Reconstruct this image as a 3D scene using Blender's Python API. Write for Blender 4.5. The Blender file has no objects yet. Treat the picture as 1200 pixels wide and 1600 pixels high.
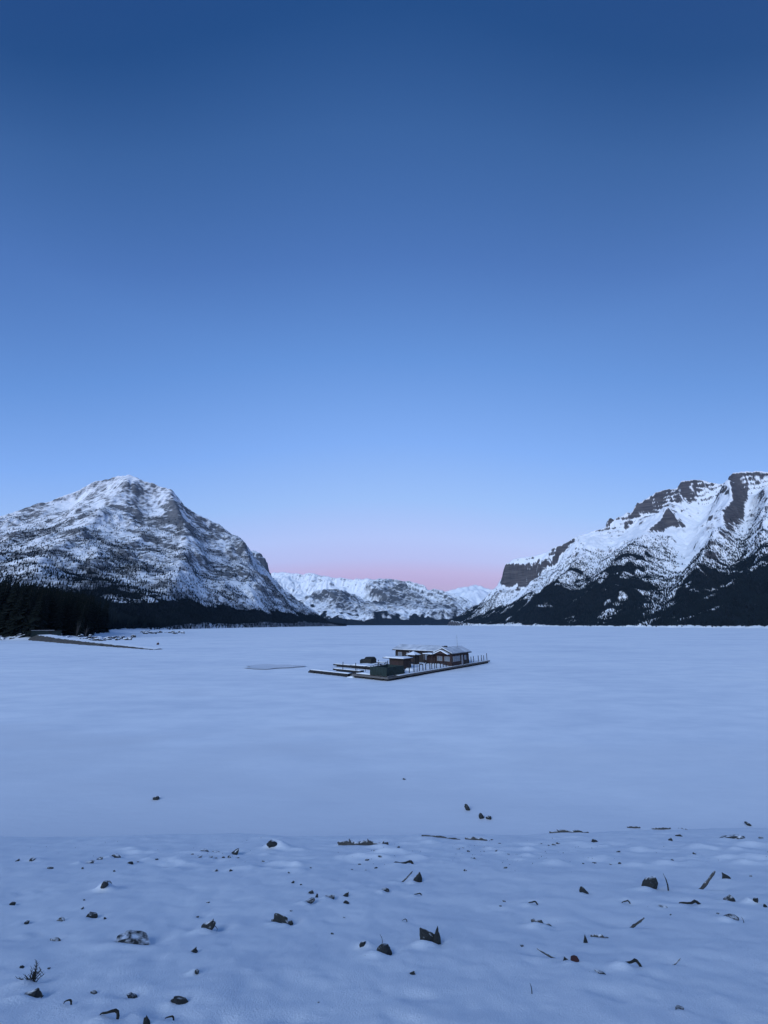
import bpy, math, random
import numpy as np
from mathutils import Vector

# ------------------------------------------------------------------ camera, sky, sun, exposure
S = bpy.context.scene
C = S.collection
F_PX, EYE = 601.0, 9.0                       # focal length in photo pixels (1200 wide), eye height above the ice
PITCH = math.atan(176.0 / F_PX)
cam_d = bpy.data.cameras.new('camera')
cam_d.sensor_fit = 'VERTICAL'
cam_d.sensor_height = 24.0
cam_d.lens = 24.0 * F_PX / 1600.0
cam_d.clip_start, cam_d.clip_end = 0.05, 60000
cam = bpy.data.objects.new('camera', cam_d)
cam.location = (0, 0, EYE)
cam.rotation_euler = (math.pi / 2 + PITCH, 0, 0)
C.objects.link(cam)
S.camera = cam

SUN_AZ, SUN_EL = math.radians(214), math.radians(25)     # azimuth clockwise from +Y: behind the camera, to the left
SKY_STRENGTH = 0.05
SUN_STRENGTH = 2.6
def srgb(r, g, b):
    f = lambda c: (c / 255) / 12.92 if c <= 10 else ((c / 255 + 0.055) / 1.055) ** 2.4
    return (f(r), f(g), f(b), 1.0)

def ray(px, py):
    u, v = (px - 600) / F_PX, (800 - py) / F_PX
    return u, math.cos(PITCH) - v * math.sin(PITCH), math.sin(PITCH) + v * math.cos(PITCH)

W = bpy.data.worlds.new('World')
S.world = W
W.use_nodes = True
wn, wl = W.node_tree.nodes, W.node_tree.links
wn.clear()
out = wn.new('ShaderNodeOutputWorld')
sky = wn.new('ShaderNodeTexSky')
sky.sky_type = 'NISHITA'
sky.sun_disc = False
sky.sun_elevation = math.radians(1.5)
sky.sun_rotation = SUN_AZ
sky.altitude = 1450
bg1 = wn.new('ShaderNodeBackground')
bg1.inputs[1].default_value = SKY_STRENGTH
wl.new(sky.outputs[0], bg1.inputs[0])
tc = wn.new('ShaderNodeTexCoord')
sep = wn.new('ShaderNodeSeparateXYZ')
wl.new(tc.outputs['Generated'], sep.inputs[0])
ramp = wn.new('ShaderNodeValToRGB')
# twilight sky is darkest at right angles to the sun, so the gradient closes in toward the sides
xx_ = wn.new('ShaderNodeMath'); xx_.operation = 'MULTIPLY'; wl.new(sep.outputs['X'], xx_.inputs[0]); wl.new(sep.outputs['X'], xx_.inputs[1])
kf_ = wn.new('ShaderNodeMath'); kf_.operation = 'MULTIPLY_ADD'; wl.new(sep.outputs['Z'], kf_.inputs[0]); kf_.inputs[1].default_value = -1.8; kf_.inputs[2].default_value = 1.8
km_ = wn.new('ShaderNodeMath'); km_.operation = 'MAXIMUM'; wl.new(kf_.outputs[0], km_.inputs[0]); km_.inputs[1].default_value = 0.72
kk_ = wn.new('ShaderNodeMath'); kk_.operation = 'MULTIPLY_ADD'; wl.new(xx_.outputs[0], kk_.inputs[0]); wl.new(km_.outputs[0], kk_.inputs[1]); kk_.inputs[2].default_value = 1.0
ze_ = wn.new('ShaderNodeMath'); ze_.operation = 'MULTIPLY'; wl.new(sep.outputs['Z'], ze_.inputs[0]); wl.new(kk_.outputs[0], ze_.inputs[1])
wl.new(ze_.outputs[0], ramp.inputs[0])
stops = [(972, (150, 158, 206)), (930, (170, 154, 206)), (908, (182, 160, 214)), (893, (188, 172, 224)), (872, (182, 188, 242)),
         (840, (178, 196, 250)), (780, (154, 191, 250)), (690, (127, 173, 246)), (560, (97, 146, 220)), (400, (71, 115, 186)),
         (200, (49, 94, 158)), (0, (18, 70, 133))]
els = []
for py, c in stops:
    u, y, z = ray(600, py)
    els.append((max(0.0, z / math.hypot(y, z)), srgb(*c)))
els.append((1.0, srgb(14, 60, 126)))
cr = ramp.color_ramp
while len(cr.elements) < len(els):
    cr.elements.new(0.5)
for e, (p, c) in zip(cr.elements, els):
    e.position, e.color = p, c
bg2 = wn.new('ShaderNodeBackground')
bg2.inputs[1].default_value = 0.93
wl.new(ramp.outputs[0], bg2.inputs[0])
add = wn.new('ShaderNodeAddShader')
wl.new(bg1.outputs[0], add.inputs[0]); wl.new(bg2.outputs[0], add.inputs[1])
wl.new(add.outputs[0], out.inputs[0])

sun_d = bpy.data.lights.new('sun', 'SUN')
sun_d.energy = SUN_STRENGTH
sun_d.angle = math.radians(42)      # the whole glowing western sky, long after the disc has gone
sun_d.color = (0.67, 0.82, 1.0)
sun = bpy.data.objects.new('sun', sun_d)
sdir = Vector((math.sin(SUN_AZ) * math.cos(SUN_EL), math.cos(SUN_AZ) * math.cos(SUN_EL), math.sin(SUN_EL)))
sun.rotation_euler = sdir.to_track_quat('Z', 'Y').to_euler()
C.objects.link(sun)

S.view_settings.view_transform = 'Standard'
S.view_settings.look = 'None'
S.view_settings.exposure = 0
S.view_settings.gamma = 1
S.view_settings.use_curve_mapping = False
S.cycles.max_bounces = 6
S.cycles.volume_bounces = 1

# ------------------------------------------------------------------ geometry of the view
def at(px, py, Y):                            # point seen at a photo pixel, at world depth Y
    u, y, z = ray(px, py)
    return np.array((u * Y / y, Y, EYE + z * Y / y))
def on_z(px, py, z0):
    u, y, z = ray(px, py)
    t = (z0 - EYE) / z
    return np.array((u * t, y * t, z0))

# ------------------------------------------------------------------ noise and terrain helpers
rng = np.random.default_rng(7)
random.seed(7)
PERM = rng.permutation(256)
PERM = np.concatenate([PERM, PERM, PERM])
GA = rng.uniform(0, 2 * np.pi, 256)
GX, GY = np.cos(GA), np.sin(GA)
def pnoise(x, y):
    xi, yi = np.floor(x).astype(int), np.floor(y).astype(int)
    xf, yf = x - xi, y - yi
    xi &= 255; yi &= 255
    u, v = xf**3 * (xf * (xf * 6 - 15) + 10), yf**3 * (yf * (yf * 6 - 15) + 10)
    def g(i, j, dx, dy):
        h = PERM[PERM[i] + j]
        return GX[h] * dx + GY[h] * dy
    a, b = g(xi, yi, xf, yf), g(xi + 1, yi, xf - 1, yf)
    c, d = g(xi, yi + 1, xf, yf - 1), g(xi + 1, yi + 1, xf - 1, yf - 1)
    return (a + u * (b - a)) * (1 - v) + (c + u * (d - c)) * v
def fbm(x, y, o=5, lac=2.03, gain=0.5):
    s, a, f = 0, 1.0, 1.0
    for k in range(o):
        s = s + a * pnoise(x * f + 17.3 * k, y * f + 9.1 * k); a *= gain; f *= lac
    return s
def ridged(x, y, o=5):
    s, a, f = 0, 1.0, 1.0
    for k in range(o):
        s = s + a * (1 - 2.2 * np.abs(pnoise(x * f + 31.7 * k, y * f + 5.3 * k))); a *= 0.5; f *= 2.07
    return s
def sstep(e0, e1, x):
    t = np.clip((x - e0) / (e1 - e0), 0, 1)
    return t * t * (3 - 2 * t)
def poly_dist(X, Y, pts):
    """distance to a plan polyline, interpolated extra columns at the nearest point, side (+ = left of travel)"""
    best = np.full(X.shape, 1e18); side = np.zeros(X.shape)
    ex = [np.zeros(X.shape) for _ in range(pts.shape[1] - 2)]
    for p, q in zip(pts[:-1], pts[1:]):
        dx, dy = q[0] - p[0], q[1] - p[1]
        L2 = dx * dx + dy * dy + 1e-9
        t = np.clip(((X - p[0]) * dx + (Y - p[1]) * dy) / L2, 0, 1)
        ox, oy = X - (p[0] + t * dx), Y - (p[1] + t * dy)
        d2 = ox * ox + oy * oy
        m = d2 < best
        best = np.where(m, d2, best)
        side = np.where(m, dx * oy - dy * ox, side)
        for k in range(len(ex)):
            ex[k] = np.where(m, p[2 + k] + t * (q[2 + k] - p[2 + k]), ex[k])
    return np.sqrt(best), ex, side
def blur(H, n=1):
    for _ in range(n):
        P = np.pad(H, 1, mode='edge')
        H = (P[:-2, 1:-1] + P[2:, 1:-1] + P[1:-1, :-2] + P[1:-1, 2:] + 4 * P[1:-1, 1:-1]) / 8
    return H
def erode(H, batches, n, steps, seed, k_er=0.25):
    """vectorised water droplets carving gullies into a height grid (grid[row=y, col=x])"""
    r = np.random.default_rng(seed)
    sc = H.max() - H.min() + 1e-6
    h = (H - H.min()) / sc
    ny, nx = h.shape
    h0 = h.copy()
    for _ in range(batches):
        px, py = r.uniform(1, nx - 3, n), r.uniform(1, ny - 3, n)
        dx = np.zeros(n); dy = np.zeros(n); sp = np.ones(n); wt = np.ones(n); sed = np.zeros(n)
        alive = np.ones(n, bool)
        for _s in range(steps):
            ix, iy = px.astype(int), py.astype(int)
            fx, fy = px - ix, py - iy
            h00, h10, h01, h11 = h[iy, ix], h[iy, ix + 1], h[iy + 1, ix], h[iy + 1, ix + 1]
            gx = (h10 - h00) * (1 - fy) + (h11 - h01) * fy
            gy = (h01 - h00) * (1 - fx) + (h11 - h10) * fx
            ho = h00 * (1 - fx) * (1 - fy) + h10 * fx * (1 - fy) + h01 * (1 - fx) * fy + h11 * fx * fy
            gn = np.hypot(gx, gy) + 1e-12
            dx = dx * 0.1 - gx / gn * 0.9; dy = dy * 0.1 - gy / gn * 0.9
            dn = np.hypot(dx, dy) + 1e-9
            dx /= dn; dy /= dn
            nxp, nyp = px + dx, py + dy
            alive &= (nxp > 1) & (nxp < nx - 3) & (nyp > 1) & (nyp < ny - 3)
            nxp = np.where(alive, nxp, 2.0); nyp = np.where(alive, nyp, 2.0)
            jx, jy = nxp.astype(int), nyp.astype(int)
            gx2, gy2 = nxp - jx, nyp - jy
            hn = h[jy, jx] * (1 - gx2) * (1 - gy2) + h[jy, jx + 1] * gx2 * (1 - gy2) + h[jy + 1, jx] * (1 - gx2) * gy2 + h[jy + 1, jx + 1] * gx2 * gy2
            dh = hn - ho
            cap = np.maximum(-dh * sp * wt * 3.0, 0.002)
            dep = np.where((dh > 0) | (sed > cap), np.where(dh > 0, np.minimum(np.minimum(dh, sed), 4e-4), np.minimum((sed - cap) * 0.3, 4e-4)), -np.minimum((cap - sed) * k_er, np.maximum(-dh, 0)))
            dep = np.where(alive, dep, 0)
            sed = sed - dep
            for ax, ay, w in ((0, 0, (1 - fx) * (1 - fy)), (1, 0, fx * (1 - fy)), (0, 1, (1 - fx) * fy), (1, 1, fx * fy)):
                np.add.at(h, (iy + ay, ix + ax), dep * w * 0.5)
            sp = np.sqrt(np.maximum(sp * sp - dh * 4, 0.01)); wt *= 0.985
            px, py = nxp, nyp
        h = h0 + np.clip(h - h0, -0.07, 0.008); h = blur(h) * 0.3 + h * 0.7
    return h * sc + H.min()

# ------------------------------------------------------------------ object helpers
def link_mesh(name, verts, faces, mats, parent=None, smooth=False, fmat=None):
    me = bpy.data.meshes.new(name)
    me.from_pydata([tuple(map(float, v)) for v in verts], [], faces)
    for m in (mats if isinstance(mats, (list, tuple)) else [mats]):
        me.materials.append(m)
    if fmat is not None:
        me.polygons.foreach_set('material_index', fmat)
    if smooth:
        me.polygons.foreach_set('use_smooth', [True] * len(me.polygons))
    me.update()
    o = bpy.data.objects.new(name, me)
    C.objects.link(o)
    if parent: o.parent = parent
    return o
def fast_mesh(name, V, Fa, mats, smooth=True, attrs=None):
    """V (n,3), Fa (m,k) numpy arrays"""
    me = bpy.data.meshes.new(name)
    n, (m, k) = len(V), Fa.shape
    me.vertices.add(n); me.vertices.foreach_set('co', np.ascontiguousarray(V, dtype=np.float32).ravel())
    me.loops.add(m * k); me.loops.foreach_set('vertex_index', np.ascontiguousarray(Fa, dtype=np.int32).ravel())
    me.polygons.add(m); me.polygons.foreach_set('loop_start', np.arange(0, m * k, k, dtype=np.int32))
    me.polygons.foreach_set('use_smooth', np.full(m, smooth, dtype=bool))
    me.update(calc_edges=True)
    for kx, a in (attrs or {}).items():
        at_ = me.attributes.new(kx, 'FLOAT', 'POINT')
        at_.data.foreach_set('value', np.ascontiguousarray(a, dtype=np.float32).ravel())
    for mm in (mats if isinstance(mats, (list, tuple)) else [mats]):
        me.materials.append(mm)
    o = bpy.data.objects.new(name, me)
    C.objects.link(o)
    return o
def grid_faces(ny, nx):
    i = np.arange(ny * nx).reshape(ny, nx)
    return np.stack([i[:-1, :-1], i[:-1, 1:], i[1:, 1:], i[1:, :-1]], -1).reshape(-1, 4)
def tag(o, label=None, cat=None, group=None, kind=None):
    if label: o['label'] = label
    if cat: o['category'] = cat
    if group: o['group'] = group
    if kind: o['kind'] = kind
    return o
def empty(name, loc=(0, 0, 0), rz=0.0):
    o = bpy.data.objects.new(name, None)
    o.location = loc; o.rotation_euler = (0, 0, rz); o.empty_display_size = 0.3
    C.objects.link(o)
    return o
class MB:
    """collects boxes, prisms and bars into one mesh"""
    def __init__(s): s.v = []; s.f = []
    def raw(s, v, f):
        n = len(s.v); s.v += [tuple(p) for p in v]; s.f += [tuple(i + n for i in q) for q in f]; return s
    def box(s, x0, x1, y0, y1, z0, z1):
        return s.raw([(x0, y0, z0), (x1, y0, z0), (x1, y1, z0), (x0, y1, z0), (x0, y0, z1), (x1, y0, z1), (x1, y1, z1), (x0, y1, z1)],
                     [(0, 3, 2, 1), (4, 5, 6, 7), (0, 1, 5, 4), (1, 2, 6, 5), (2, 3, 7, 6), (3, 0, 4, 7)])
    def bar(s, p, q, r0, r1=None, n=6):
        p, q = Vector(p), Vector(q); r1 = r0 if r1 is None else r1
        d = (q - p).normalized(); a = d.orthogonal().normalized(); b = d.cross(a)
        ring = lambda c, r: [c + (a * math.cos(2 * math.pi * k / n) + b * math.sin(2 * math.pi * k / n)) * r for k in range(n)]
        return s.raw(ring(p, r0) + ring(q, r1), [(k, (k + 1) % n, n + (k + 1) % n, n + k) for k in range(n)] + [tuple(range(n - 1, -1, -1)), tuple(range(n, 2 * n))])
    def loft(s, rings, caps=True):
        n = len(rings[0]); base = []
        for r in rings: base += [tuple(p) for p in r]
        f = []
        for k in range(len(rings) - 1):
            for j in range(n):
                f.append((k * n + j, k * n + (j + 1) % n, (k + 1) * n + (j + 1) % n, (k + 1) * n + j))
        if caps: f += [tuple(range(n - 1, -1, -1)), tuple(range((len(rings) - 1) * n, len(rings) * n))]
        return s.raw(base, f)
    def build(s, name, mat, parent=None, smooth=False): return link_mesh(name, s.v, s.f, mat, parent, smooth)

# ------------------------------------------------------------------ materials
def mat(name):
    m = bpy.data.materials.new(name); m.use_nodes = True
    nt = m.node_tree; b = nt.nodes['Principled BSDF']
    return m, nt.nodes, nt.links, b
def noise_node(n, l, scale, detail=4, rough=0.55, vec=None, stretch=None):
    t = n.new('ShaderNodeTexNoise'); t.inputs['Scale'].default_value = scale; t.inputs['Detail'].default_value = detail; t.inputs['Roughness'].default_value = rough
    tcn = n.new('ShaderNodeTexCoord')
    src = tcn.outputs['Object']
    if stretch:
        mp = n.new('ShaderNodeMapping'); mp.inputs['Scale'].default_value = stretch
        l.new(src, mp.inputs[0]); src = mp.outputs[0]
    l.new(src, t.inputs['Vector'])
    return t
def ramp_node(n, l, src, stops_):
    r = n.new('ShaderNodeValToRGB')
    while len(r.color_ramp.elements) < len(stops_): r.color_ramp.elements.new(0.5)
    for e, (p, c) in zip(r.color_ramp.elements, stops_):
        e.position = p; e.color = c if len(c) == 4 else (*c, 1)
    l.new(src, r.inputs[0]); return r
def simple(name, col, rough=0.8, var=0.25, scale=3.0, bump=0.0, stretch=None, spec=0.3, metal=0.0):
    m, n, l, b = mat(name)
    t = noise_node(n, l, scale, 5, 0.6, stretch=stretch)
    lo = tuple(c * (1 - var) for c in col); hi = tuple(min(1, c * (1 + var)) for c in col)
    r = ramp_node(n, l, t.outputs[0], [(0.3, lo), (0.7, hi)])
    l.new(r.outputs[0], b.inputs['Base Color'])
    b.inputs['Roughness'].default_value = rough; b.inputs['Specular IOR Level'].default_value = spec; b.inputs['Metallic'].default_value = metal
    if bump:
        bp = n.new('ShaderNodeBump'); bp.inputs['Strength'].default_value = bump; bp.inputs['Distance'].default_value = 0.02
        l.new(t.outputs[0], bp.inputs['Height']); l.new(bp.outputs[0], b.inputs['Normal'])
    return m

SNOW = (0.80, 0.83, 0.87)
def snow_material(name, lo, hi, scale, stretch, grain, grain_strength, patches=None):
    m, n, l, b = mat(name)
    t = noise_node(n, l, scale, 5, 0.55, stretch=stretch)
    r = ramp_node(n, l, t.outputs[0], [(0.32, lo), (0.62, hi)])
    sp = noise_node(n, l, grain * 2.2, 4, 0.8)
    sr = ramp_node(n, l, sp.outputs[0], [(0.34, (0.86, 0.87, 0.89)), (0.60, (1, 1, 1))])
    mg = n.new('ShaderNodeMix'); mg.data_type = 'RGBA'; mg.blend_type = 'MULTIPLY'; mg.inputs[0].default_value = 1.0
    l.new(r.outputs[0], mg.inputs[6]); l.new(sr.outputs[0], mg.inputs[7]); l.new(mg.outputs[2], b.inputs['Base Color'])
    b.inputs['Roughness'].default_value = 0.75; b.inputs['Specular IOR Level'].default_value = 0.2
    g = noise_node(n, l, grain, 6, 0.7)
    bp = n.new('ShaderNodeBump'); bp.inputs['Strength'].default_value = grain_strength; bp.inputs['Distance'].default_value = 0.02
    l.new(g.outputs[0], bp.inputs['Height']); l.new(bp.outputs[0], b.inputs['Normal'])
    return m
M = {}
M['shore_snow'] = snow_material('shore snow', (0.80, 0.83, 0.88), (0.87, 0.89, 0.92), 0.9, (1, 1, 1), 60.0, 0.6)
M['snow_cap'] = snow_material('settled snow', (0.76, 0.79, 0.84), (0.84, 0.86, 0.89), 0.8, (1, 1, 1), 12.0, 0.3)
M['roof_snow'] = snow_material('thin roof snow', (0.36, 0.39, 0.44), (0.66, 0.69, 0.74), 0.55, (1, 1, 1), 6.0, 0.3)
M['bank_snow'] = snow_material('bank snow', (0.70, 0.74, 0.80), (0.82, 0.84, 0.88), 0.15, (1, 1, 1), 1.5, 0.3)

# wind-packed snow over lake ice: long streaks, with a few greyer scoured stretches
m, n, l, b = mat('lake snow')
t1 = noise_node(n, l, 1.0, 6, 0.6, stretch=(0.02, 0.045, 1))
t2 = noise_node(n, l, 1.0, 7, 0.65, stretch=(0.16, 0.33, 1))
r1 = ramp_node(n, l, t1.outputs[0], [(0.32, (0.70, 0.74, 0.81)), (0.50, (0.80, 0.83, 0.88)), (0.7, (0.85, 0.87, 0.90))])
r2 = ramp_node(n, l, t2.outputs[0], [(0.34, (0.87, 0.89, 0.92)), (0.60, (1, 1, 1))])
mx = n.new('ShaderNodeMix'); mx.data_type = 'RGBA'; mx.blend_type = 'MULTIPLY'; mx.inputs[0].default_value = 1.0
l.new(r1.outputs[0], mx.inputs[6]); l.new(r2.outputs[0], mx.inputs[7]); sa_ = n.new('ShaderNodeAttribute'); sa_.attribute_name = 'near_grey'      # turns the snow greyer toward the near shore, more so at left
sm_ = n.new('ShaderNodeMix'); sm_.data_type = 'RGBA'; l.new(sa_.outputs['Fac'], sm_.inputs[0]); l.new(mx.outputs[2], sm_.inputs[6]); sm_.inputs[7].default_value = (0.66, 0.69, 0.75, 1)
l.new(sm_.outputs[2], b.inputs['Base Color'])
b.inputs['Roughness'].default_value = 0.7; b.inputs['Specular IOR Level'].default_value = 0.25
g = noise_node(n, l, 1.0, 6, 0.65, stretch=(0.5, 1.6, 1))
bp = n.new('ShaderNodeBump'); bp.inputs['Strength'].default_value = 0.5; bp.inputs['Distance'].default_value = 0.05
l.new(g.outputs[0], bp.inputs['Height']); l.new(bp.outputs[0], b.inputs['Normal'])
M['lake'] = m

def mountain_material(name, rock_lo, rock_hi, strata, detail):
    """snow, bare rock and unresolved forest floor, told apart by the 'snow' and 'forest' vertex masks plus fine noise"""
    m, n, l, b = mat(name)
    a1 = n.new('ShaderNodeAttribute'); a1.attribute_name = 'snow'
    a2 = n.new('ShaderNodeAttribute'); a2.attribute_name = 'forest'
    tf = noise_node(n, l, detail, 6, 0.7)
    tb = noise_node(n, l, detail * 0.35, 5, 0.6, stretch=strata)
    tr = noise_node(n, l, 0.012, 4, 0.6)
    rk = ramp_node(n, l, tb.outputs[0], [(0.3, rock_lo), (0.7, rock_hi)])
    def madd(x, mul, addv):
        q = n.new('ShaderNodeMath'); q.operation = 'MULTIPLY_ADD'; l.new(x, q.inputs[0]); q.inputs[1].default_value = mul
        if isinstance(addv, float): q.inputs[2].default_value = addv
        else: l.new(addv, q.inputs[2])
        return q.outputs[0]
    s1 = madd(tf.outputs[0], 0.55, a1.outputs['Fac'])
    s2 = madd(tb.outputs[0], 0.55, s1)
    sr = ramp_node(n, l, s2, [(0.90 / 2.2, (0, 0, 0)), (1.22 / 2.2, (1, 1, 1))])
    # ramp input is 0..1, so halve it first
    hv = n.new('ShaderNodeMath'); hv.operation = 'MULTIPLY'; hv.inputs[1].default_value = 1 / 2.2
    l.new(s2, hv.inputs[0]); l.new(hv.outputs[0], sr.inputs[0])
    sn = ramp_node(n, l, tr.outputs[0], [(0.3, (0.76, 0.79, 0.83)), (0.7, (0.85, 0.86, 0.88))])
    m1 = n.new('ShaderNodeMix'); m1.data_type = 'RGBA'
    l.new(sr.outputs[0], m1.inputs[0]); l.new(rk.outputs[0], m1.inputs[6]); l.new(sn.outputs[0], m1.inputs[7])
    f1 = madd(tf.outputs[0], 0.6, a2.outputs['Fac'])
    fr = ramp_node(n, l, f1, [(0.72, (0, 0, 0)), (0.92, (1, 1, 1))])
    m2 = n.new('ShaderNodeMix'); m2.data_type = 'RGBA'
    l.new(fr.outputs[0], m2.inputs[0]); l.new(m1.outputs[2], m2.inputs[6]); m2.inputs[7].default_value = (0.008, 0.012, 0.015, 1)
    l.new(m2.outputs[2], b.inputs['Base Color'])
    b.inputs['Roughness'].default_value = 0.9; b.inputs['Specular IOR Level'].default_value = 0.1
    bp = n.new('ShaderNodeBump'); bp.inputs['Strength'].default_value = 0.6; bp.inputs['Distance'].default_value = 4.0
    l.new(tf.outputs[0], bp.inputs['Height']); l.new(bp.outputs[0], b.inputs['Normal'])
    return m
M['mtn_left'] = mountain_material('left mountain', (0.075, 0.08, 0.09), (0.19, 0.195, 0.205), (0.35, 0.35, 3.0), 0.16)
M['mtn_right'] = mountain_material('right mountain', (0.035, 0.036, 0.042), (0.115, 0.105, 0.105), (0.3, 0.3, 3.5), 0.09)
M['mtn_far'] = mountain_material('far mountain', (0.05, 0.055, 0.065), (0.12, 0.125, 0.13), (0.4, 0.4, 2.0), 0.016)
M['conifer'] = simple('conifer needles', (0.010, 0.014, 0.012), 0.95, 0.4, 0.4, spec=0.05)
M['far_conifer'] = simple('distant conifers', (0.008, 0.013, 0.016), 0.95, 0.35, 0.02, spec=0.05)
M['bark'] = simple('dark bark', (0.03, 0.025, 0.022), 0.95, 0.3, 4.0)
M['pale_bark'] = simple('pale weathered bark', (0.19, 0.15, 0.135), 0.9, 0.3, 3.0)
M['twig'] = simple('bare grey twigs', (0.07, 0.065, 0.065), 0.9, 0.3, 3.0)
M['rock'] = simple('dark shore stone', (0.030, 0.033, 0.034), 0.8, 0.6, 22.0, bump=0.8, spec=0.3)
def dusted(m):
    """light snow caught on the upward faces of a stone, in broken patches"""
    n, l = m.node_tree.nodes, m.node_tree.links; b = n['Principled BSDF']
    src = b.inputs['Base Color'].links[0].from_socket
    ge = n.new('ShaderNodeNewGeometry'); sx = n.new('ShaderNodeSeparateXYZ'); l.new(ge.outputs['Normal'], sx.inputs[0])
    t = n.new('ShaderNodeTexNoise'); t.inputs['Scale'].default_value = 11; t.inputs['Detail'].default_value = 3; l.new(ge.outputs['Position'], t.inputs['Vector'])
    q = n.new('ShaderNodeMath'); q.operation = 'MULTIPLY_ADD'; l.new(t.outputs[0], q.inputs[0]); q.inputs[1].default_value = 1.3; l.new(sx.outputs['Z'], q.inputs[2])
    h2 = n.new('ShaderNodeMath'); h2.operation = 'MULTIPLY'; h2.inputs[1].default_value = 0.4; l.new(q.outputs[0], h2.inputs[0])
    r = ramp_node(n, l, h2.outputs[0], [(0.58, (0, 0, 0)), (0.70, (1, 1, 1))])
    mx = n.new('ShaderNodeMix'); mx.data_type = 'RGBA'; l.new(r.outputs[0], mx.inputs[0]); l.new(src, mx.inputs[6]); mx.inputs[7].default_value = (0.78, 0.81, 0.86, 1)
    l.new(mx.outputs[2], b.inputs['Base Color'])
dusted(M['rock'])
M['red_rock'] = simple('reddish stone', (0.085, 0.030, 0.028), 0.8, 0.4, 22.0, bump=0.8)
M['drift'] = simple('grey driftwood', (0.062, 0.060, 0.058), 0.85, 0.5, 6.0, bump=0.7, stretch=(1, 6, 6))
M['boulder'] = simple('shore boulders', (0.055, 0.055, 0.056), 0.9, 0.5, 0.8, bump=0.5)
M['gravel'] = simple('dark gravel', (0.052, 0.050, 0.048), 0.95, 0.45, 2.5, bump=0.8)
dusted(M['drift'])
M['siding'] = simple('dark brown log siding', (0.022, 0.018, 0.017), 0.7, 0.4, 2.0, stretch=(1, 1, 8))
M['siding_red'] = simple('red brown boards', (0.034, 0.019, 0.018), 0.7, 0.4, 2.0, stretch=(1, 1, 6))
M['brown'] = simple('weathered brown boards', (0.036, 0.024, 0.021), 0.8, 0.45, 1.5, stretch=(1, 1, 5))
M['trim'] = simple('near black trim', (0.014, 0.013, 0.014), 0.7, 0.3, 3.0)
M['white'] = simple('white paint', (0.25, 0.25, 0.27), 0.6, 0.08, 3.0)
M['green'] = simple('dark green boards', (0.014, 0.027, 0.026), 0.75, 0.25, 2.0)
M['timber'] = simple('dark wet timber', (0.020, 0.021, 0.022), 0.85, 0.45, 1.2, stretch=(1, 6, 6))
M['plank'] = simple('grey weathered planks', (0.105, 0.098, 0.095), 0.9, 0.35, 1.0, stretch=(1, 6, 6))
M['tarp'] = simple('black tarpaulin', (0.014, 0.016, 0.015), 0.6, 0.4, 1.5, bump=0.5)
M['metal'] = simple('grey metal', (0.20, 0.21, 0.22), 0.5, 0.15, 5.0)
M['ice'] = simple('bare grey ice', (0.52, 0.57, 0.63), 0.35, 0.15, 0.25, stretch=(0.3, 1, 1), spec=0.4)
M['buoy'] = simple('dark buoy plastic', (0.05, 0.022, 0.02), 0.6, 0.3, 3.0)
M['sprig'] = simple('dry dark sprig', (0.020, 0.020, 0.017), 0.9, 0.4, 20.0)
m, n, l, b = mat('window glass')
b.inputs['Base Color'].default_value = (0.14, 0.16, 0.19, 1); b.inputs['Roughness'].default_value = 0.12; b.inputs['Specular IOR Level'].default_value = 0.6
M['glass'] = m

# ------------------------------------------------------------------ the setting: lake
def spaced(lo, hi, d0, grow, dmax, c=0.0):
    """coordinates from lo to hi, step d0 near c growing outwards"""
    out_ = [c]; d = d0; x = c
    while x < hi: x += d; out_.append(min(x, hi)); d = min(d * grow, dmax)
    d = d0; x = c; left = []
    while x > lo: x -= d; left.append(max(x, lo)); d = min(d * grow, dmax)
    return np.array(left[::-1] + out_)
xs = spaced(-9000, 9000, 0.9, 1.025, 700)
ys = spaced(4, 14500, 0.4, 1.019, 900, c=14)
X, Y = np.meshgrid(xs, ys)
fade = sstep(1500, 300, Y)
Z = (0.05 * fbm(X / 18, Y / 9, 4) + 0.035 * fbm(X / 3.5, Y / 1.4, 3) * sstep(160, 40, Y)) * fade * sstep(16, 30, Y)
Z += 0.13 * np.clip(fbm(X / 60 + 3.3, Y / 16, 4), 0, 1) * sstep(70, 120, Y) * fade
Z += 0.05 * fbm(X / 5, Y / 3, 3) * sstep(17, 20, Y) * sstep(40, 26, Y)
# low pressure ridge running across the ice on the left
prp = np.array([on_z(-200, 1049, 0)[:2], on_z(0, 1047, 0)[:2], on_z(90, 1045.5, 0)[:2], on_z(170, 1042, 0)[:2], on_z(235, 1038.5, 0)[:2]])
dpr, _, _ = poly_dist(X, Y, prp)
Z += 0.22 * np.exp(-(dpr / 1.1) ** 2) * (0.7 + 0.6 * pnoise(X / 5, Y / 5))
for seg_ in ([(255, 985), (300, 984.5), (345, 988), (372, 990)], [(318, 992), (352, 990.5), (410, 991.5)], [(300, 998), (380, 994), (450, 996)], [(480, 983), (560, 981.5)], [(700, 990), (860, 992), (980, 989)], [(900, 1006), (1010, 1003), (1110, 1006)]):
    dpr, _, _ = poly_dist(X, Y, np.array([on_z(a, b_, 0)[:2] for a, b_ in seg_]))
    Z += 0.40 * np.exp(-(dpr / 3.0) ** 2) * np.clip(0.5 + 1.6 * pnoise(X / 9, Y / 9), 0, 1.5)
Z = np.where(Y > 3000, 0.0, Z)
near_grey = sstep(40, 21, Y + 9 * fbm(X / 11, Y / 7, 4)) * (0.6 + 0.4 * sstep(12, -10, X)) + 0.6 * sstep(0.10, 0.45, fbm(X / 30 + 4, Y / 14, 4)) * sstep(120, 30, Y) * sstep(10, -20, X)
lake = fast_mesh('frozen_lake', np.stack([X, Y, Z], -1).reshape(-1, 3), grid_faces(len(ys), len(xs)), M['lake'], attrs={'near_grey': np.clip(near_grey, 0, 1)})
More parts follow.
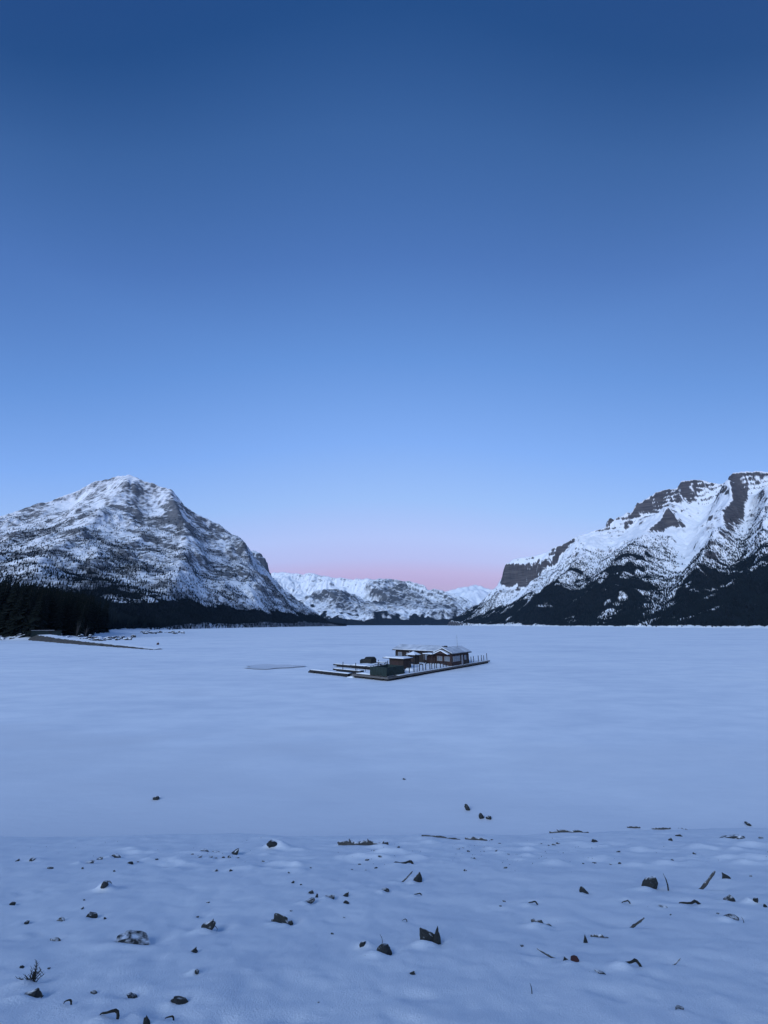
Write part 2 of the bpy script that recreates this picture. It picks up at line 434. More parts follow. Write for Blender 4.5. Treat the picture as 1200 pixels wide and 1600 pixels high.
tag(lake, 'wide frozen lake covered in wind-streaked blue snow', kind='structure')

# bare ice patch left of the dock
c0 = on_z(425, 1042.3, 0); ring_v = [(c0[0], c0[1], 0.0)]
wx = 38 * np.linalg.norm(c0) / F_PX
for k in range(48):
    a = 2 * math.pi * k / 48
    rr = 1 + 0.18 * math.sin(3 * a + 1) + 0.09 * math.sin(7 * a) + 0.05 * math.sin(13 * a + 2)
    ring_v.append((c0[0] + wx * rr * math.cos(a), c0[1] + 4.6 * rr * math.sin(a), 0.0))
ice_ring = ring_v

# ------------------------------------------------------------------ the setting: snowy shore under the camera
BANK0, SLOPE, CREST = 7.4, 0.33, 14.5
def shore_z(x, y):
    x = np.asarray(x, float); y = np.asarray(y, float)
    cy = CREST + 0.7 * pnoise(x / 6 + 5.2, x * 0 + 2.1) + 0.25 * pnoise(x / 1.7, x * 0 + 8.4)
    z = BANK0 - SLOPE * np.minimum(y, cy)
    over = np.maximum(y - cy, 0)
    steep = 0.56 - 0.10 * sstep(2, 9, x)
    z = z - np.where(over < 0.3, SLOPE * over + (steep - SLOPE) * over * over / 0.6, (SLOPE * 0.3 + (steep - SLOPE) * 0.15) + steep * (over - 0.3))
    z = np.where(y < 0, BANK0 + 1.2 * (1 - np.exp(y / 9)) , z)
    z = z + 0.16 * sstep(3, 10, x) * sstep(6, 14, y)
    z = z + 0.055 * fbm(x / 2.6, y / 2.6, 3) + 0.022 * fbm(x / 0.5, y / 0.5, 4) * sstep(24, 8, y)
    z = z + 0.0045 * fbm(x / 0.14, y / 0.14, 3) * sstep(12, 5, y)
    z = z + 0.05 * np.clip(fbm(x / 0.8 + 4, y / 0.5, 3), 0, 1) * np.exp(-((y - cy + 0.8) / 0.8) ** 2)
    return z
def shore_hit(px, py):
    """where a photo pixel meets the shore slope: x, y, depth along the lens axis"""
    u, y, z = ray(px, py)
    ts = np.arange(0.5, 40.0, 0.02)
    gap = EYE + z * ts - shore_z(u * ts, y * ts)
    under = np.nonzero(gap <= 0)[0]
    if len(under):
        k = max(int(under[0]), 1); c = ts[k - 1] + 0.02 * gap[k - 1] / (gap[k - 1] - gap[k] + 1e-9)
        return float(u * c), float(y * c), float(c)
    t = EYE / -z
    return u * t, y * t, t

# (px, py of the base, width px, height px, kind, label, group)
#   kinds: r = blunt stone, p = pointed stone, s = flat slab, c = snow-covered lump, w = stick, a = arched root, t = thin twig, l = log
T1 = 'tiny dark pebble showing through the snow near the shore crest'
T2 = 'tiny dark pebble on the lower foreground snow'
G1, G2 = 'pebbles along the snow crest', 'pebbles on the lower foreground snow'
items = [
 (242,1251,11,7,'r','small dark stone alone on the ice at left, beyond the snow crest',None),
 (730,1266,10,10,'r','upright dark stone on the ice, leftmost of the three beyond the crest',None),
 (753,1280,9,10,'r','dark stone on the ice touching a smaller stone to its right',None),
 (764,1281,9,6,'r','small flat stone on the ice, rightmost of the three beyond the crest',None),
 (632,1219,5,4,'r','tiny dark stone far out on the ice at the middle',None),
 (568,1321,78,9,'l','long dark driftwood log lying along the snow crest at centre',None),
 (536,1321,17,5,'l','short log stub just left of the long driftwood log',None),
 (690,1310,62,3,'l','thin pale driftwood pole along the crest right of centre',None),
 (744,1312,34,5,'l','dark driftwood piece at the right end of the thin crest pole',None),
 (889,1302,60,5,'l','crooked driftwood branch lying on the crest at right',None),
 (1033,1295,30,3,'l','thin straight twig flat on the crest near the right edge',None),
 (1150,1311,36,9,'s','flat dark stone on the crest near the right edge',None),
 (1050,1314,10,7,'r','small dark stone under the thin straight crest twig',None),
 (432,1327,36,22,'c','rounded snow-covered boulder on the crest left of centre',None),
 (365,1332,22,10,'s','dark wedge-shaped stone on the crest left of the snowy boulder',None),
 (337,1333,14,5,'s','low flat stone left of the crest wedge stone',None),
 (318,1332,14,5,'s','low grey stone at the left end of the crest pebble line',None),
 (180,1340,14,9,'s','boat-shaped dark stone below the crest at left',None),
 (135,1349,16,7,'s','dark flat stone left of the boat-shaped one',None),
 (202,1350,10,5,'r','small stone right below the boat-shaped stone',None),
 (55,1345,26,7,'c','low snow-covered stone near the left edge below the crest',None),
 (163,1392,28,22,'c','small snow cone with a dark stone tip at left',None),
 (167,1390,11,5,'s','dark sliver at the foot of the small snow cone',None),
 (17,1414,12,6,'r','small dark stone at the left edge, highest of the left-hand group',None),
 (93,1439,13,8,'r','rounded dark stone in the left-hand group, right of the flat one',None),
 (40,1443,12,6,'s','flat dark stone in the left-hand group near the edge',None),
 (85,1470,17,7,'s','slanted thin dark stone below the left-hand group',None),
 (142,1433,18,12,'p','half-buried grey stone right of the left-hand group',None),
 (202,1474,56,15,'s','large dark split slab lying in the snow at left',None),
 (322,1455,26,17,'p','dark stone edge standing in a snow hollow left of centre',None),
 (338,1452,26,10,'t','short twig beside the stone in the snow hollow left of centre',None),
 (302,1488,12,9,'p','small pointed stone below the snow hollow left of centre',None),
 (303,1521,20,11,'c','snow-capped stone below the small pointed stone',None),
 (50,1534,34,24,'b','dry dark sprig of twigs poking up near the left edge',None),
 (48,1558,32,18,'p','dark triangular stone just below the dry sprig',None),
 (104,1570,14,18,'a','faint bent root under snow right of the triangular stone',None),
 (146,1552,12,6,'s','small dark chip between the bent root and the slab',None),
 (204,1558,20,9,'s','grey half-buried stone near the bottom left',None),
 (168,1590,32,20,'a','snow-dusted curved root at the bottom left',None),
 (281,1565,28,22,'p','dark pointed stone near the bottom, left of centre',None),
 (264,1589,16,14,'a','hooked dark root at the bottom edge left of centre',None),
 (226,1600,13,16,'p','dark stone tip cut by the bottom edge',None),
 (441,1444,30,22,'p','jagged peaked stone left of centre in the foreground',None),
 (453,1443,10,9,'r','small stone right of the jagged peaked stone',None),
 (426,1440,5,5,'r','pebble left of the jagged peaked stone',None),
 (486,1396,9,9,'r','upper stone of the three-stone cluster left of centre',None),
 (482,1411,19,8,'s','lowest and widest stone of the three-stone cluster left of centre',None),
 (495,1402,6,9,'p','narrow right stone of the three-stone cluster left of centre',None),
 (514,1404,16,7,'s','low pointed stone right of the three-stone cluster',None),
 (539,1400,10,10,'p','upper stone of the pair right of the three-stone cluster',None),
 (541,1412,10,7,'r','lower stone of the pair right of the three-stone cluster',None),
 (652,1377,16,19,'p','dark leaning stone forming a small tent at centre',None),
 (633,1378,24,18,'w','pale stick leaning on the tent-shaped stone at centre',None),
 (602,1393,14,6,'s','thin stone left of and below the tent-shaped stone',None),
 (652,1398,14,8,'a','tiny arched root below the tent-shaped stone',None),
 (632,1440,8,9,'a','small bent root tip above the forked slab',None),
 (572,1478,24,13,'c','snow-filled shell-like stone left of the rounded dark stone',None),
 (599,1490,28,17,'r','rounded dark stone with a twig above it near bottom centre',None),
 (597,1475,10,12,'t','twig standing above the rounded dark stone',None),
 (672,1472,34,24,'p','big dark stone of the forked pair in a snow hollow, lower centre',None),
 (684,1472,18,34,'p','tall upright blade of the forked pair in a snow hollow, lower centre',None),
 (645,1522,11,9,'p','small pointed stone below the rounded dark stone',None),
 (915,1396,14,15,'r','blocky dark stone standing alone right of centre',None),
 (1020,1388,30,22,'s','leaf-shaped dark stone tilted up at right',None),
 (1044,1391,10,22,'t','thin spike beside the leaf-shaped dark stone',None),
 (1103,1391,46,32,'w','grey driftwood stick slanting out of the snow at right',None),
 (1138,1373,13,12,'p','small pointed stone right of the slanting driftwood stick',None),
 (978,1410,14,12,'a','small arched stone-grey root left of the slanting stick',None),
 (1037,1418,13,5,'s','thin dark chip below the leaf-shaped stone',None),
 (1142,1408,20,15,'r','knobbly dark stone at right, left of a snowy twin',None),
 (1173,1411,20,13,'c','snow-covered round stone near the right edge',None),
 (1146,1437,28,12,'s','dark oval stone below the knobbly stone at right',None),
 (1162,1441,6,8,'t','short twig at the end of the dark oval stone',None),
 (992,1450,38,16,'w','faint stick rising from a snow hollow at right',None),
 (1078,1412,34,12,'a','faint arched twig under the slanting driftwood stick',None),
 (832,1412,16,10,'a','little curved twig right of centre, above the faint straight one',None),
 (846,1446,30,7,'l','faint straight twig lying under snow right of centre',None),
 (917,1474,9,15,'p','small upright blade-like stone right of centre',None),
 (935,1466,22,6,'l','faint twig right of the blade-like stone',None),
 (858,1497,34,14,'w','dark curved twig sinking into the snow, lower right',None),
 (885,1502,10,10,'p','small dark stone between the curved twig and the reddish stone',None),
 (899,1503,18,9,'red','reddish brown stone beside the curved twig, lower right',None),
 (984,1507,34,15,'a','dark arched root looping out of the snow, lower right',None),
 (940,1522,18,5,'s','thin dark sliver below the arched root',None),
 (1056,1508,20,11,'w','short tilted stick right of the arched root',None),
 (1064,1578,16,6,'s','dark flat chip near the bottom right corner',None),
 (831,1552,5,13,'t','single hair-thin twig standing in empty snow, lower right',None),
 (1197,1417,6,7,'r','dark stone cut by the right edge',None),
 (630,1350,30,4,'a','thin dark curved twig lying just below the crest at centre',None),
 (641,1346,8,6,'r','small stone at the left tip of the thin curved crest twig',None),
 (1068,1297,14,3,'l','short faint twig right of the thin straight crest twig',None),
 (990,1293,20,3,'l','short faint twig left of the thin straight crest twig',None),
]
for (px, py, w) in [(300,1336,5),(312,1341,5),(328,1341,7),(337,1342,4),(349,1341,5),(358,1341,7),(371,1341,4),(411,1347,5),(336,1362,8),(360,1362,6),
    (244,1344,5),(215,1347,4),(155,1343,9),(178,1362,5),(128,1358,5),(77,1357,8),(25,1346,7),(622,1325,6),(585,1331,3),(607,1329,6),(594,1342,6),(573,1345,6),
    (562,1351,5),(550,1359,4),(571,1360,3),(587,1357,5),(716,1327,5),(732,1331,5),(724,1325,3),(738,1342,4),(742,1344,5),(756,1330,3),(763,1324,4),(776,1333,4),
    (781,1318,4),(769,1312,5),(727,1361,6),(790,1357,6),(795,1336,4),(866,1319,6),(873,1318,7),(858,1322,4),(846,1318,3),(930,1316,10),(967,1332,6),(931,1349,5),
    (927,1347,3),(955,1351,5),(969,1350,5),(912,1350,4),(1062,1307,9),(1170,1290,8),(1190,1310,6),(1050,1346,7),(1174,1370,5),(1087,1335,7),(457,1380,6),(470,1383,4),
    (486,1357,4),(451,1365,4)]:
    where = 'left of the snowy crest boulder' if px < 420 else 'around the long crest log' if px < 650 else 'below the thin crest pole' if px < 800 else 'on the crest toward the right edge'
    items.append((px, py, w * 1.15, w * 0.62, 'r', 'tiny dark pebble ' + where, 'pebbles ' + where))
for (px, py, w) in [(324,1411,6),(131,1407,4),(127,1421,6),(163,1436,6),(308,1433,5),(519,1460,5),(816,1479,6),(497,1567,4),(455,1424,5),(537,1434,4),(788,1409,6),
    (782,1416,4),(1048,1430,4),(1122,1427,5),(950,1464,5),(33,1513,8),(75,1514,6)]:
    where = 'on the lower snow at left' if px < 400 else 'on the lower snow around the middle' if px < 800 else 'on the lower snow at right'
    items.append((px, py, w * 1.1, w * 0.6, 'r', 'tiny dark pebble ' + where, 'pebbles ' + where))

placed = []
for it in items:
    px, py, w, h, kind, label, group = it
    x, y, dep = shore_hit(px, py)
    placed.append((x, y, dep, w * dep / F_PX, h * dep / F_PX) + it)

xs = np.concatenate([np.linspace(-60, -22, 30, endpoint=False), spaced(-22, 22, 0.032, 1.005, 0.25), np.linspace(22, 60, 31)[1:]])
ys = np.concatenate([np.linspace(-40, -2, 28, endpoint=False), np.linspace(-2, 2.2, 70, endpoint=False), spaced(2.2, 20.5, 0.028, 1.0042, 0.10, c=2.2)[1:], np.linspace(20.5, 26, 12)[1:]])
xs, ys = np.unique(np.round(xs, 5)), np.unique(np.round(ys, 5))
X, Y = np.meshgrid(xs, ys)
Z = shore_z(X, Y)
def dent(cx, cy, rx, ry, amp):
    i0, i1 = np.searchsorted(xs, [cx - 3 * rx, cx + 3 * rx]); j0, j1 = np.searchsorted(ys, [cy - 3 * ry, cy + 3 * ry])
    if i1 <= i0 or j1 <= j0: return
    sx, sy = X[j0:j1, i0:i1], Y[j0:j1, i0:i1]
    Z[j0:j1, i0:i1] += amp * np.exp(-((sx - cx) / rx) ** 2 - ((sy - cy) / ry) ** 2)
prng = random.Random(3)
for (x, y, dep, w, h, px, py, wp, hp, kind, label, group) in placed:
    if y > 18.5: continue
    if kind == 'c':
        dent(x, y + 0.15 * w, 0.52 * w, 0.42 * w, 0.42 * h); dent(x - 0.18 * w, y + 0.1 * w, 0.25 * w, 0.25 * w, 0.14 * h); dent(x + 0.2 * w, y - 0.1 * w, 0.3 * w, 0.2 * w, 0.15 * h); continue
    if group is None:
        m_ = min(w, 0.25)
        dent(x + prng.uniform(-0.1, 0.4) * w, y + 0.45 * w, 0.62 * w, 0.5 * w, -0.20 * m_)      # wind scoop behind the stone
        dent(x - prng.uniform(0.2, 0.6) * w, y - 0.15 * w, 0.5 * w, 0.35 * w, prng.uniform(0.10, 0.24) * m_)       # drift banked against one side
        dent(x + prng.uniform(0.1, 0.4) * w, y - 0.2 * w, 0.3 * w, 0.2 * w, prng.uniform(0.0, 0.14) * m_)
        dent(x + 0.15 * w, y - 0.35 * w, 0.5 * w, 0.2 * w, -0.08 * m_)
# old softened footprints and wind hollows
for k in range(190):
    px, py = prng.uniform(-30, 1230), prng.uniform(1330, 1640)
    u, yy, zz = ray(px, py); t = (EYE - BANK0) / (-zz - SLOPE * yy)
    s = prng.uniform(0.02, 0.11)
    dent(u * t, yy * t, s * prng.uniform(0.8, 1.8), s, -0.18 * s * prng.uniform(0.5, 1.4)); dent(u * t - s, yy * t - 0.6 * s, s, s * 0.7, 0.10 * s)
for k in range(300):                                                             # lumpy drift crust along the crest
    px = prng.uniform(200, 1200); x, y, dep = shore_hit(px, prng.uniform(1316, 1352) + (px < 500) * 8)
    s = prng.uniform(0.05, 0.20)
    dent(x, y, s * 1.6, s, 0.5 * s * prng.uniform(-0.6, 0.9))
shore = fast_mesh('snowy_shore', np.stack([X, Y, Z], -1).reshape(-1, 3), grid_faces(len(ys), len(xs)), M['shore_snow'])
tag(shore, 'sloping snow-covered shore in the foreground', kind='structure')
def shore_surface(x, y):
    j = int(np.clip(np.searchsorted(ys, y), 1, len(ys) - 1)); i = int(np.clip(np.searchsorted(xs, x), 1, len(xs) - 1))
    fx, fy = (x - xs[i - 1]) / (xs[i] - xs[i - 1]), (y - ys[j - 1]) / (ys[j] - ys[j - 1])
    return (Z[j - 1, i - 1] * (1 - fx) + Z[j - 1, i] * fx) * (1 - fy) + (Z[j, i - 1] * (1 - fx) + Z[j, i] * fx) * fy

# ------------------------------------------------------------------ the setting: mountains
from mathutils.geometry import delaunay_2d_cdt
def tin_field(x0, x1, y0, y1, step, lines, seed, warp=38.0, rough=45.0, rough_scale=420.0, er=(14, 14000, 55), beds=None, fine=1.0, flat=0.0, erk=0.25):
    """Mountain from surveyed lines (crests, gullies, shore): each line is a list of (x, y, z, forest, rock).
    The lines are triangulated, sampled on a grid, then broken up by noise, bedding steps and running water."""
    pts, edges = [], []
    for ln in lines:
        i0 = len(pts); pts += [tuple(map(float, p)) for p in ln]
        edges += [(i0 + k, i0 + k + 1) for k in range(len(ln) - 1)]
    P = np.array(pts)
    r = delaunay_2d_cdt([Vector((p[0], p[1])) for p in pts], edges, [], 0, 0.01)
    vc = np.array([(v.x, v.y) for v in r[0]]); orig = r[3]
    att = np.zeros((len(vc), 3))
    for k, o_ in enumerate(orig):
        if len(o_): att[k] = P[o_[0], 2:5]
        else:                                   # two lines crossed: weigh the nearest survey points
            d2 = ((P[:, :2] - vc[k]) ** 2).sum(1) + 1; w_ = 1 / d2 ** 2; att[k] = (P[:, 2:5] * w_[:, None]).sum(0) / w_.sum()
    xs_, ys_ = np.arange(x0, x1, step), np.arange(y0, y1, step)
    X_, Y_ = np.meshgrid(xs_, ys_)
    G = np.zeros(X_.shape + (3,)); hit = np.zeros(X_.shape, bool)
    for f in r[2]:
        f = list(f)
        for k in range(1, len(f) - 1):
            A, B, C_ = vc[f[0]], vc[f[k]], vc[f[k + 1]]
            lo, hi = np.minimum(np.minimum(A, B), C_), np.maximum(np.maximum(A, B), C_)
            i0, i1 = np.searchsorted(xs_, [lo[0] - 1, hi[0] + 1]); j0, j1 = np.searchsorted(ys_, [lo[1] - 1, hi[1] + 1])
            if i1 <= i0 or j1 <= j0: continue
            sx, sy = X_[j0:j1, i0:i1], Y_[j0:j1, i0:i1]
            den = (B[1] - C_[1]) * (A[0] - C_[0]) + (C_[0] - B[0]) * (A[1] - C_[1])
            if abs(den) < 1e-6: continue
            l1 = ((B[1] - C_[1]) * (sx - C_[0]) + (C_[0] - B[0]) * (sy - C_[1])) / den
            l2 = ((C_[1] - A[1]) * (sx - C_[0]) + (A[0] - C_[0]) * (sy - C_[1])) / den
            l3 = 1 - l1 - l2
            m_ = (l1 >= -1e-6) & (l2 >= -1e-6) & (l3 >= -1e-6)
            G[j0:j1, i0:i1][m_] = (l1[m_][:, None] * att[f[0]] + l2[m_][:, None] * att[f[k]] + l3[m_][:, None] * att[f[k + 1]])
            hit[j0:j1, i0:i1] |= m_
    G[~hit, 0] = -20
    # bend the straight survey lines
    dx = warp * fbm(X_ / 260 + seed, Y_ / 260, 4); dy = warp * fbm(X_ / 260, Y_ / 260 + 7 + seed, 4)
    ii = np.clip((X_ + dx - x0) / step, 0, len(xs_) - 1.001); jj = np.clip((Y_ + dy - y0) / step, 0, len(ys_) - 1.001)
    i, j = ii.astype(int), jj.astype(int); fx, fy = (ii - i)[..., None], (jj - j)[..., None]
    G = G[j, i] * (1 - fx) * (1 - fy) + G[j, i + 1] * fx * (1 - fy) + G[j + 1, i] * (1 - fx) * fy + G[j + 1, i + 1] * fx * fy
    z = blur(G[..., 0], 2)
    hk = sstep(5, 170, z)
    ridge_d = poly_dist(X_, Y_, np.array([p[:2] for p in lines[0]], float))[0]
    near = 0.30 + 0.70 * sstep(0, 260, ridge_d)
    z = z + hk * near * rough * (ridged(X_ / rough_scale + seed, Y_ / rough_scale + 3, 5) - 0.85)
    if er: z = erode(z, er[0], er[1], er[2], seed, erk)
    if beds is not None: z = beds(X_, Y_, z, ridge_d)
    z = z + hk * fine * (7.0 * fbm(X_ / 60, Y_ / 60, 4) + 3.0 * ridged(X_ / 26, Y_ / 26, 3))
    return xs_, ys_, X_, Y_, z, ridge_d, blur(G[..., 1], 2), blur(G[..., 2], 2)
def line(rows, dmul=1.0):
    """rows of (px, py, depth, forest, rock) surveyed off the photograph -> ground points"""
    r = []
    for row in rows:
        p = at(row[0], row[1], row[2] * dmul)
        r.append((p[0], p[1], p[2], row[3] if len(row) > 3 else 0.0, row[4] if len(row) > 4 else 0.0))
    return r
def flat_line(pts, z=0.0, forest=1.0): return [(x, y, z, forest, 0.0) for x, y in pts]
def behind(ridge, back, drop): return [(x, y + back, z - drop * back, 0.0, 0.0) for x, y, z, _, _ in ridge]
def steps(z, period, k, lo=0.55, hi=0.95):
    q = z / period; i = np.floor(q); f = q - i
    return period * (i + (1 - k) * f + k * sstep(lo, hi, f)) - z
def slope_nz(z, step):
    gy, gx = np.gradient(z, step)
    return 1 / np.sqrt(1 + gx * gx + gy * gy), gx, gy
def scatter(n, xs_, ys_, step, z, dens, seed, back=None, hmin=9, hmax=19):
    r = np.random.default_rng(seed)
    ii, jj = r.uniform(1, len(xs_) - 2, n), r.uniform(1, len(ys_) - 2, n)
    i, j = ii.astype(int), jj.astype(int)
    keep = r.uniform(0, 1, n) < dens[j, i]
    if back is not None: keep &= ~back[j, i]
    ii, jj, i, j = ii[keep], jj[keep], i[keep], j[keep]
    fx, fy = ii - i, jj - j
    zz = z[j, i] * (1 - fx) * (1 - fy) + z[j, i + 1] * fx * (1 - fy) + z[j + 1, i] * (1 - fx) * fy + z[j + 1, i + 1] * fx * fy
    hh = r.uniform(hmin, hmax, len(zz))
    return np.stack([xs_[0] + ii * step, ys_[0] + jj * step, zz - 0.6], -1), hh
def cone_forest(name, P, Hh, mat_, seed, tiers=1, wide=0.17):
    """many low conifers joined into one mesh: each a ragged five-sided spire"""
    r = np.random.default_rng(seed)
    n_, k = len(P), 5
    ang = r.uniform(0, 2 * np.pi, n_)[:, None] + np.arange(k) * 2 * np.pi / k
    V, Fa = [], []
    off = 0
    for t in range(tiers):
        b0 = 0.04 + 0.42 * t; top = 1.0 if t == tiers - 1 else 0.72
        rad = (wide * (1 - 0.42 * t)) * Hh[:, None] * r.uniform(0.75, 1.25, (n_, k))
        zb = P[:, 2:3] + Hh[:, None] * (b0 + r.uniform(-0.03, 0.05, (n_, k)))
        ring = np.stack([P[:, 0:1] + rad * np.cos(ang + t), P[:, 1:2] + rad * np.sin(ang + t), zb], -1)
        tip = np.stack([P[:, 0] + r.uniform(-.02, .02, n_) * Hh, P[:, 1], P[:, 2] + Hh * top], -1)[:, None, :]
        V.append(np.concatenate([ring, tip], 1).reshape(-1, 3))
        base = off + np.arange(n_)[:, None] * (k + 1)
        q = np.stack([np.stack([base[:, 0] + a, base[:, 0] + (a + 1) % k, base[:, 0] + k], -1) for a in range(k)], 1)
        Fa.append(q.reshape(-1, 3)); off += n_ * (k + 1)
    return fast_mesh(name, np.concatenate(V), np.concatenate(Fa), mat_, smooth=False)

# --- left mountain
ridge_l = line([(-420, 900, 1700), (-200, 852, 1900), (0, 805, 2150), (60, 786, 2250), (110, 768, 2330), (150, 753, 2380), (178, 744, 2400), (200, 741, 2400), (222, 749, 2400),
    (244, 758, 2400), (268, 766, 2400), (277, 775, 2400), (287, 790, 2420), (310, 805, 2430), (338, 816, 2450), (360, 834, 2450), (383, 849, 2460), (400, 872, 2480),
    (420, 897, 2480), (445, 921, 2480), (480, 946, 2480), (520, 972, 2450), (545, 977, 2450)])
foot_l = np.array([(-1100, 120), (-700, 150), (-420, 220), (-300, 300), (-275, 380), (-380, 620), (-430, 860), (-450, 1150), (-430, 1550), (-385, 2050), (-330, 2350), (-225, 2450)], float)
lines_l = [ridge_l, flat_line(foot_l, 2.0),
    line([(196, 760, 2330, 0, .2), (165, 790, 2150, 0, .2), (120, 830, 1850, .2), (80, 868, 1450, .6), (45, 905, 950, 1)], 0.96),
    line([(120, 790, 2240, 0, 0), (60, 830, 1900, .2), (10, 865, 1500, .6), (-40, 905, 1000, 1)], 1.04),
    line([(232, 775, 2330, 0, .1), (225, 820, 2080, .15), (205, 865, 1700, .4), (185, 910, 1200, .9), (175, 945, 800, 1)], 1.0),
    line([(270, 785, 2330, 0, .6), (285, 815, 2180, 0, .6), (290, 850, 1930, .2, .2), (285, 895, 1500, .35), (275, 935, 1100, .9)], 0.985),
    line([(330, 830, 2350, 0, .2), (330, 865, 2100, .1), (322, 905, 1700, .35), (315, 940, 1300, .8)], 1.01),
    line([(381, 856, 2400, .1, .3), (386, 880, 2230, .35, .1), (392, 910, 1980, .4), (400, 942, 1700, .75)], 0.95),
    line([(412, 912, 2350, .9, 0), (435, 938, 2250, .8, 0), (470, 958, 2250, .8)], 1.0),
    behind(ridge_l, 700, 0.6)]
lines_l = [lines_l[0], lines_l[1]] + [q for q in ([p for p in ln if p[0] < np.interp(p[1], foot_l[:, 1], foot_l[:, 0]) - 40] for ln in lines_l[2:]) if q]
def beds_l(X_, Y_, z, rd):
    t = z + 0.30 * X_ + 16 * fbm(X_ / 200, Y_ / 200, 4)
    return z + steps(t, 29, 0.8) * 0.17 * sstep(120, 420, z) * sstep(-0.35, 0.25, fbm(X_ / 260, Y_ / 260 + 2, 3))
STEP_L = 6.6
xs_, ys_, X_, Y_, z, rd, fo, ro = tin_field(-3300, -150, 120, 3300, STEP_L, lines_l, 11, warp=34, rough=38, rough_scale=330, beds=beds_l)
df_, _, _ = poly_dist(X_, Y_, foot_l)
fs_ = np.interp(Y_, foot_l[:, 1], foot_l[:, 0]) - X_
z = np.where(fs_ < 0, np.minimum(z, -2 - 0.003 * df_), z)
back = Y_ > np.interp(X_, [p[0] for p in ridge_l], [p[1] for p in ridge_l]) + 30
nz, gx, gy = slope_nz(z, STEP_L)
conc = blur(z, 8) - z
rel = nz - blur(nz, 22)
band = fbm((X_ + 0.4 * Y_) / 420 + 3, (z - 0.30 * X_) / 60, 4)                 # cover follows the dipping rock beds
fn = fbm(X_ / 24, Y_ / 24, 4)
snow = 0.545 + 1.1 * rel + 0.012 * np.clip(conc, -8, 8) + 0.17 * band + 0.38 * fbm(X_ / 200, Y_ / 200, 4) + 0.26 * fbm((X_ - 0.8 * z) / 190, (z + 0.35 * X_) / 34, 4) + 0.36 * fn - 0.75 * ro * sstep(-0.25, 0.2, fbm(X_ / 110, Y_ / 110 + 4, 3)) + 0.08 * sstep(500, 150, rd)
tree_l = 0.28 + 0.38 * (fo - 0.15) - 0.22 * band - 0.35 * fbm(X_ / 200, Y_ / 200, 4) + 0.25 * fbm(X_ / 170 + 8, Y_ / 170, 4) + 0.40 * fbm(X_ / 40, Y_ / 40, 3)
tree_l = tree_l * sstep(820, 420, z) + 1.1 * sstep(80, 35, z - 25 * fbm(X_ / 160, Y_ / 160, 2)) + 0.6 * sstep(-900, -1500, X_) * sstep(230, 90, z)
tree_l = np.clip(tree_l, 0, 1) * (z > 3)
fl = sstep(0.66, 1.0, blur(tree_l, 2))
left_mtn = fast_mesh('left_mountain', np.stack([X_, Y_, z], -1).reshape(-1, 3), grid_faces(len(ys_), len(xs_)), M['mtn_left'], attrs={'snow': snow, 'forest': fl})
tag(left_mtn, 'broad pyramid-shaped mountain dusted with snow on the left shore', kind='structure')
P, Hh = scatter(430000, xs_, ys_, STEP_L, z, np.clip(tree_l, 0, 1) ** 1.4 * 0.85 * (Y_ > 330), 5, back | (fs_ < 0), 4, 10)
o = cone_forest('mountain_forest', P, Hh, M['far_conifer'], 21)
tag(o, 'dark conifer forest thinning upward over the left mountain', 'forest', kind='stuff')

# --- right mountain
ridge_r = line([(690, 977, 4350, 1), (705, 970, 4300, 1), (745, 946, 4200, .6), (770, 928, 4080, 0), (782, 914, 3990, 0, .4), (786, 884, 3960, 0, .5), (800, 874, 3920), (846, 866, 3780), (858, 861, 3720, 0, .2), (872, 850, 3680),
    (905, 836, 3620), (944, 825, 3540), (952, 807, 3530, 0, .5), (985, 797, 3480, 0, .2), (992, 774, 3480, 0, .5), (1022, 768, 3440, 0, .2), (1042, 764, 3410, 0, .4), (1060, 763, 3390, 0, .3), (1064, 750, 3380, 0, .6),
    (1092, 748, 3330, 0, .3), (1117, 753, 3270), (1130, 756, 3220), (1139, 745, 3190, 0, .5), (1142, 736, 3170, 0, .4), (1165, 733, 3120), (1200, 736, 3000), (1300, 735, 2800), (1500, 742, 2400), (1800, 785, 2000)])
foot_r = np.array([(560, 5200), (690, 4400), (790, 3100), (835, 2050), (870, 1500), (905, 1220), (950, 960), (1010, 740), (1060, 520), (1200, 250)], float)
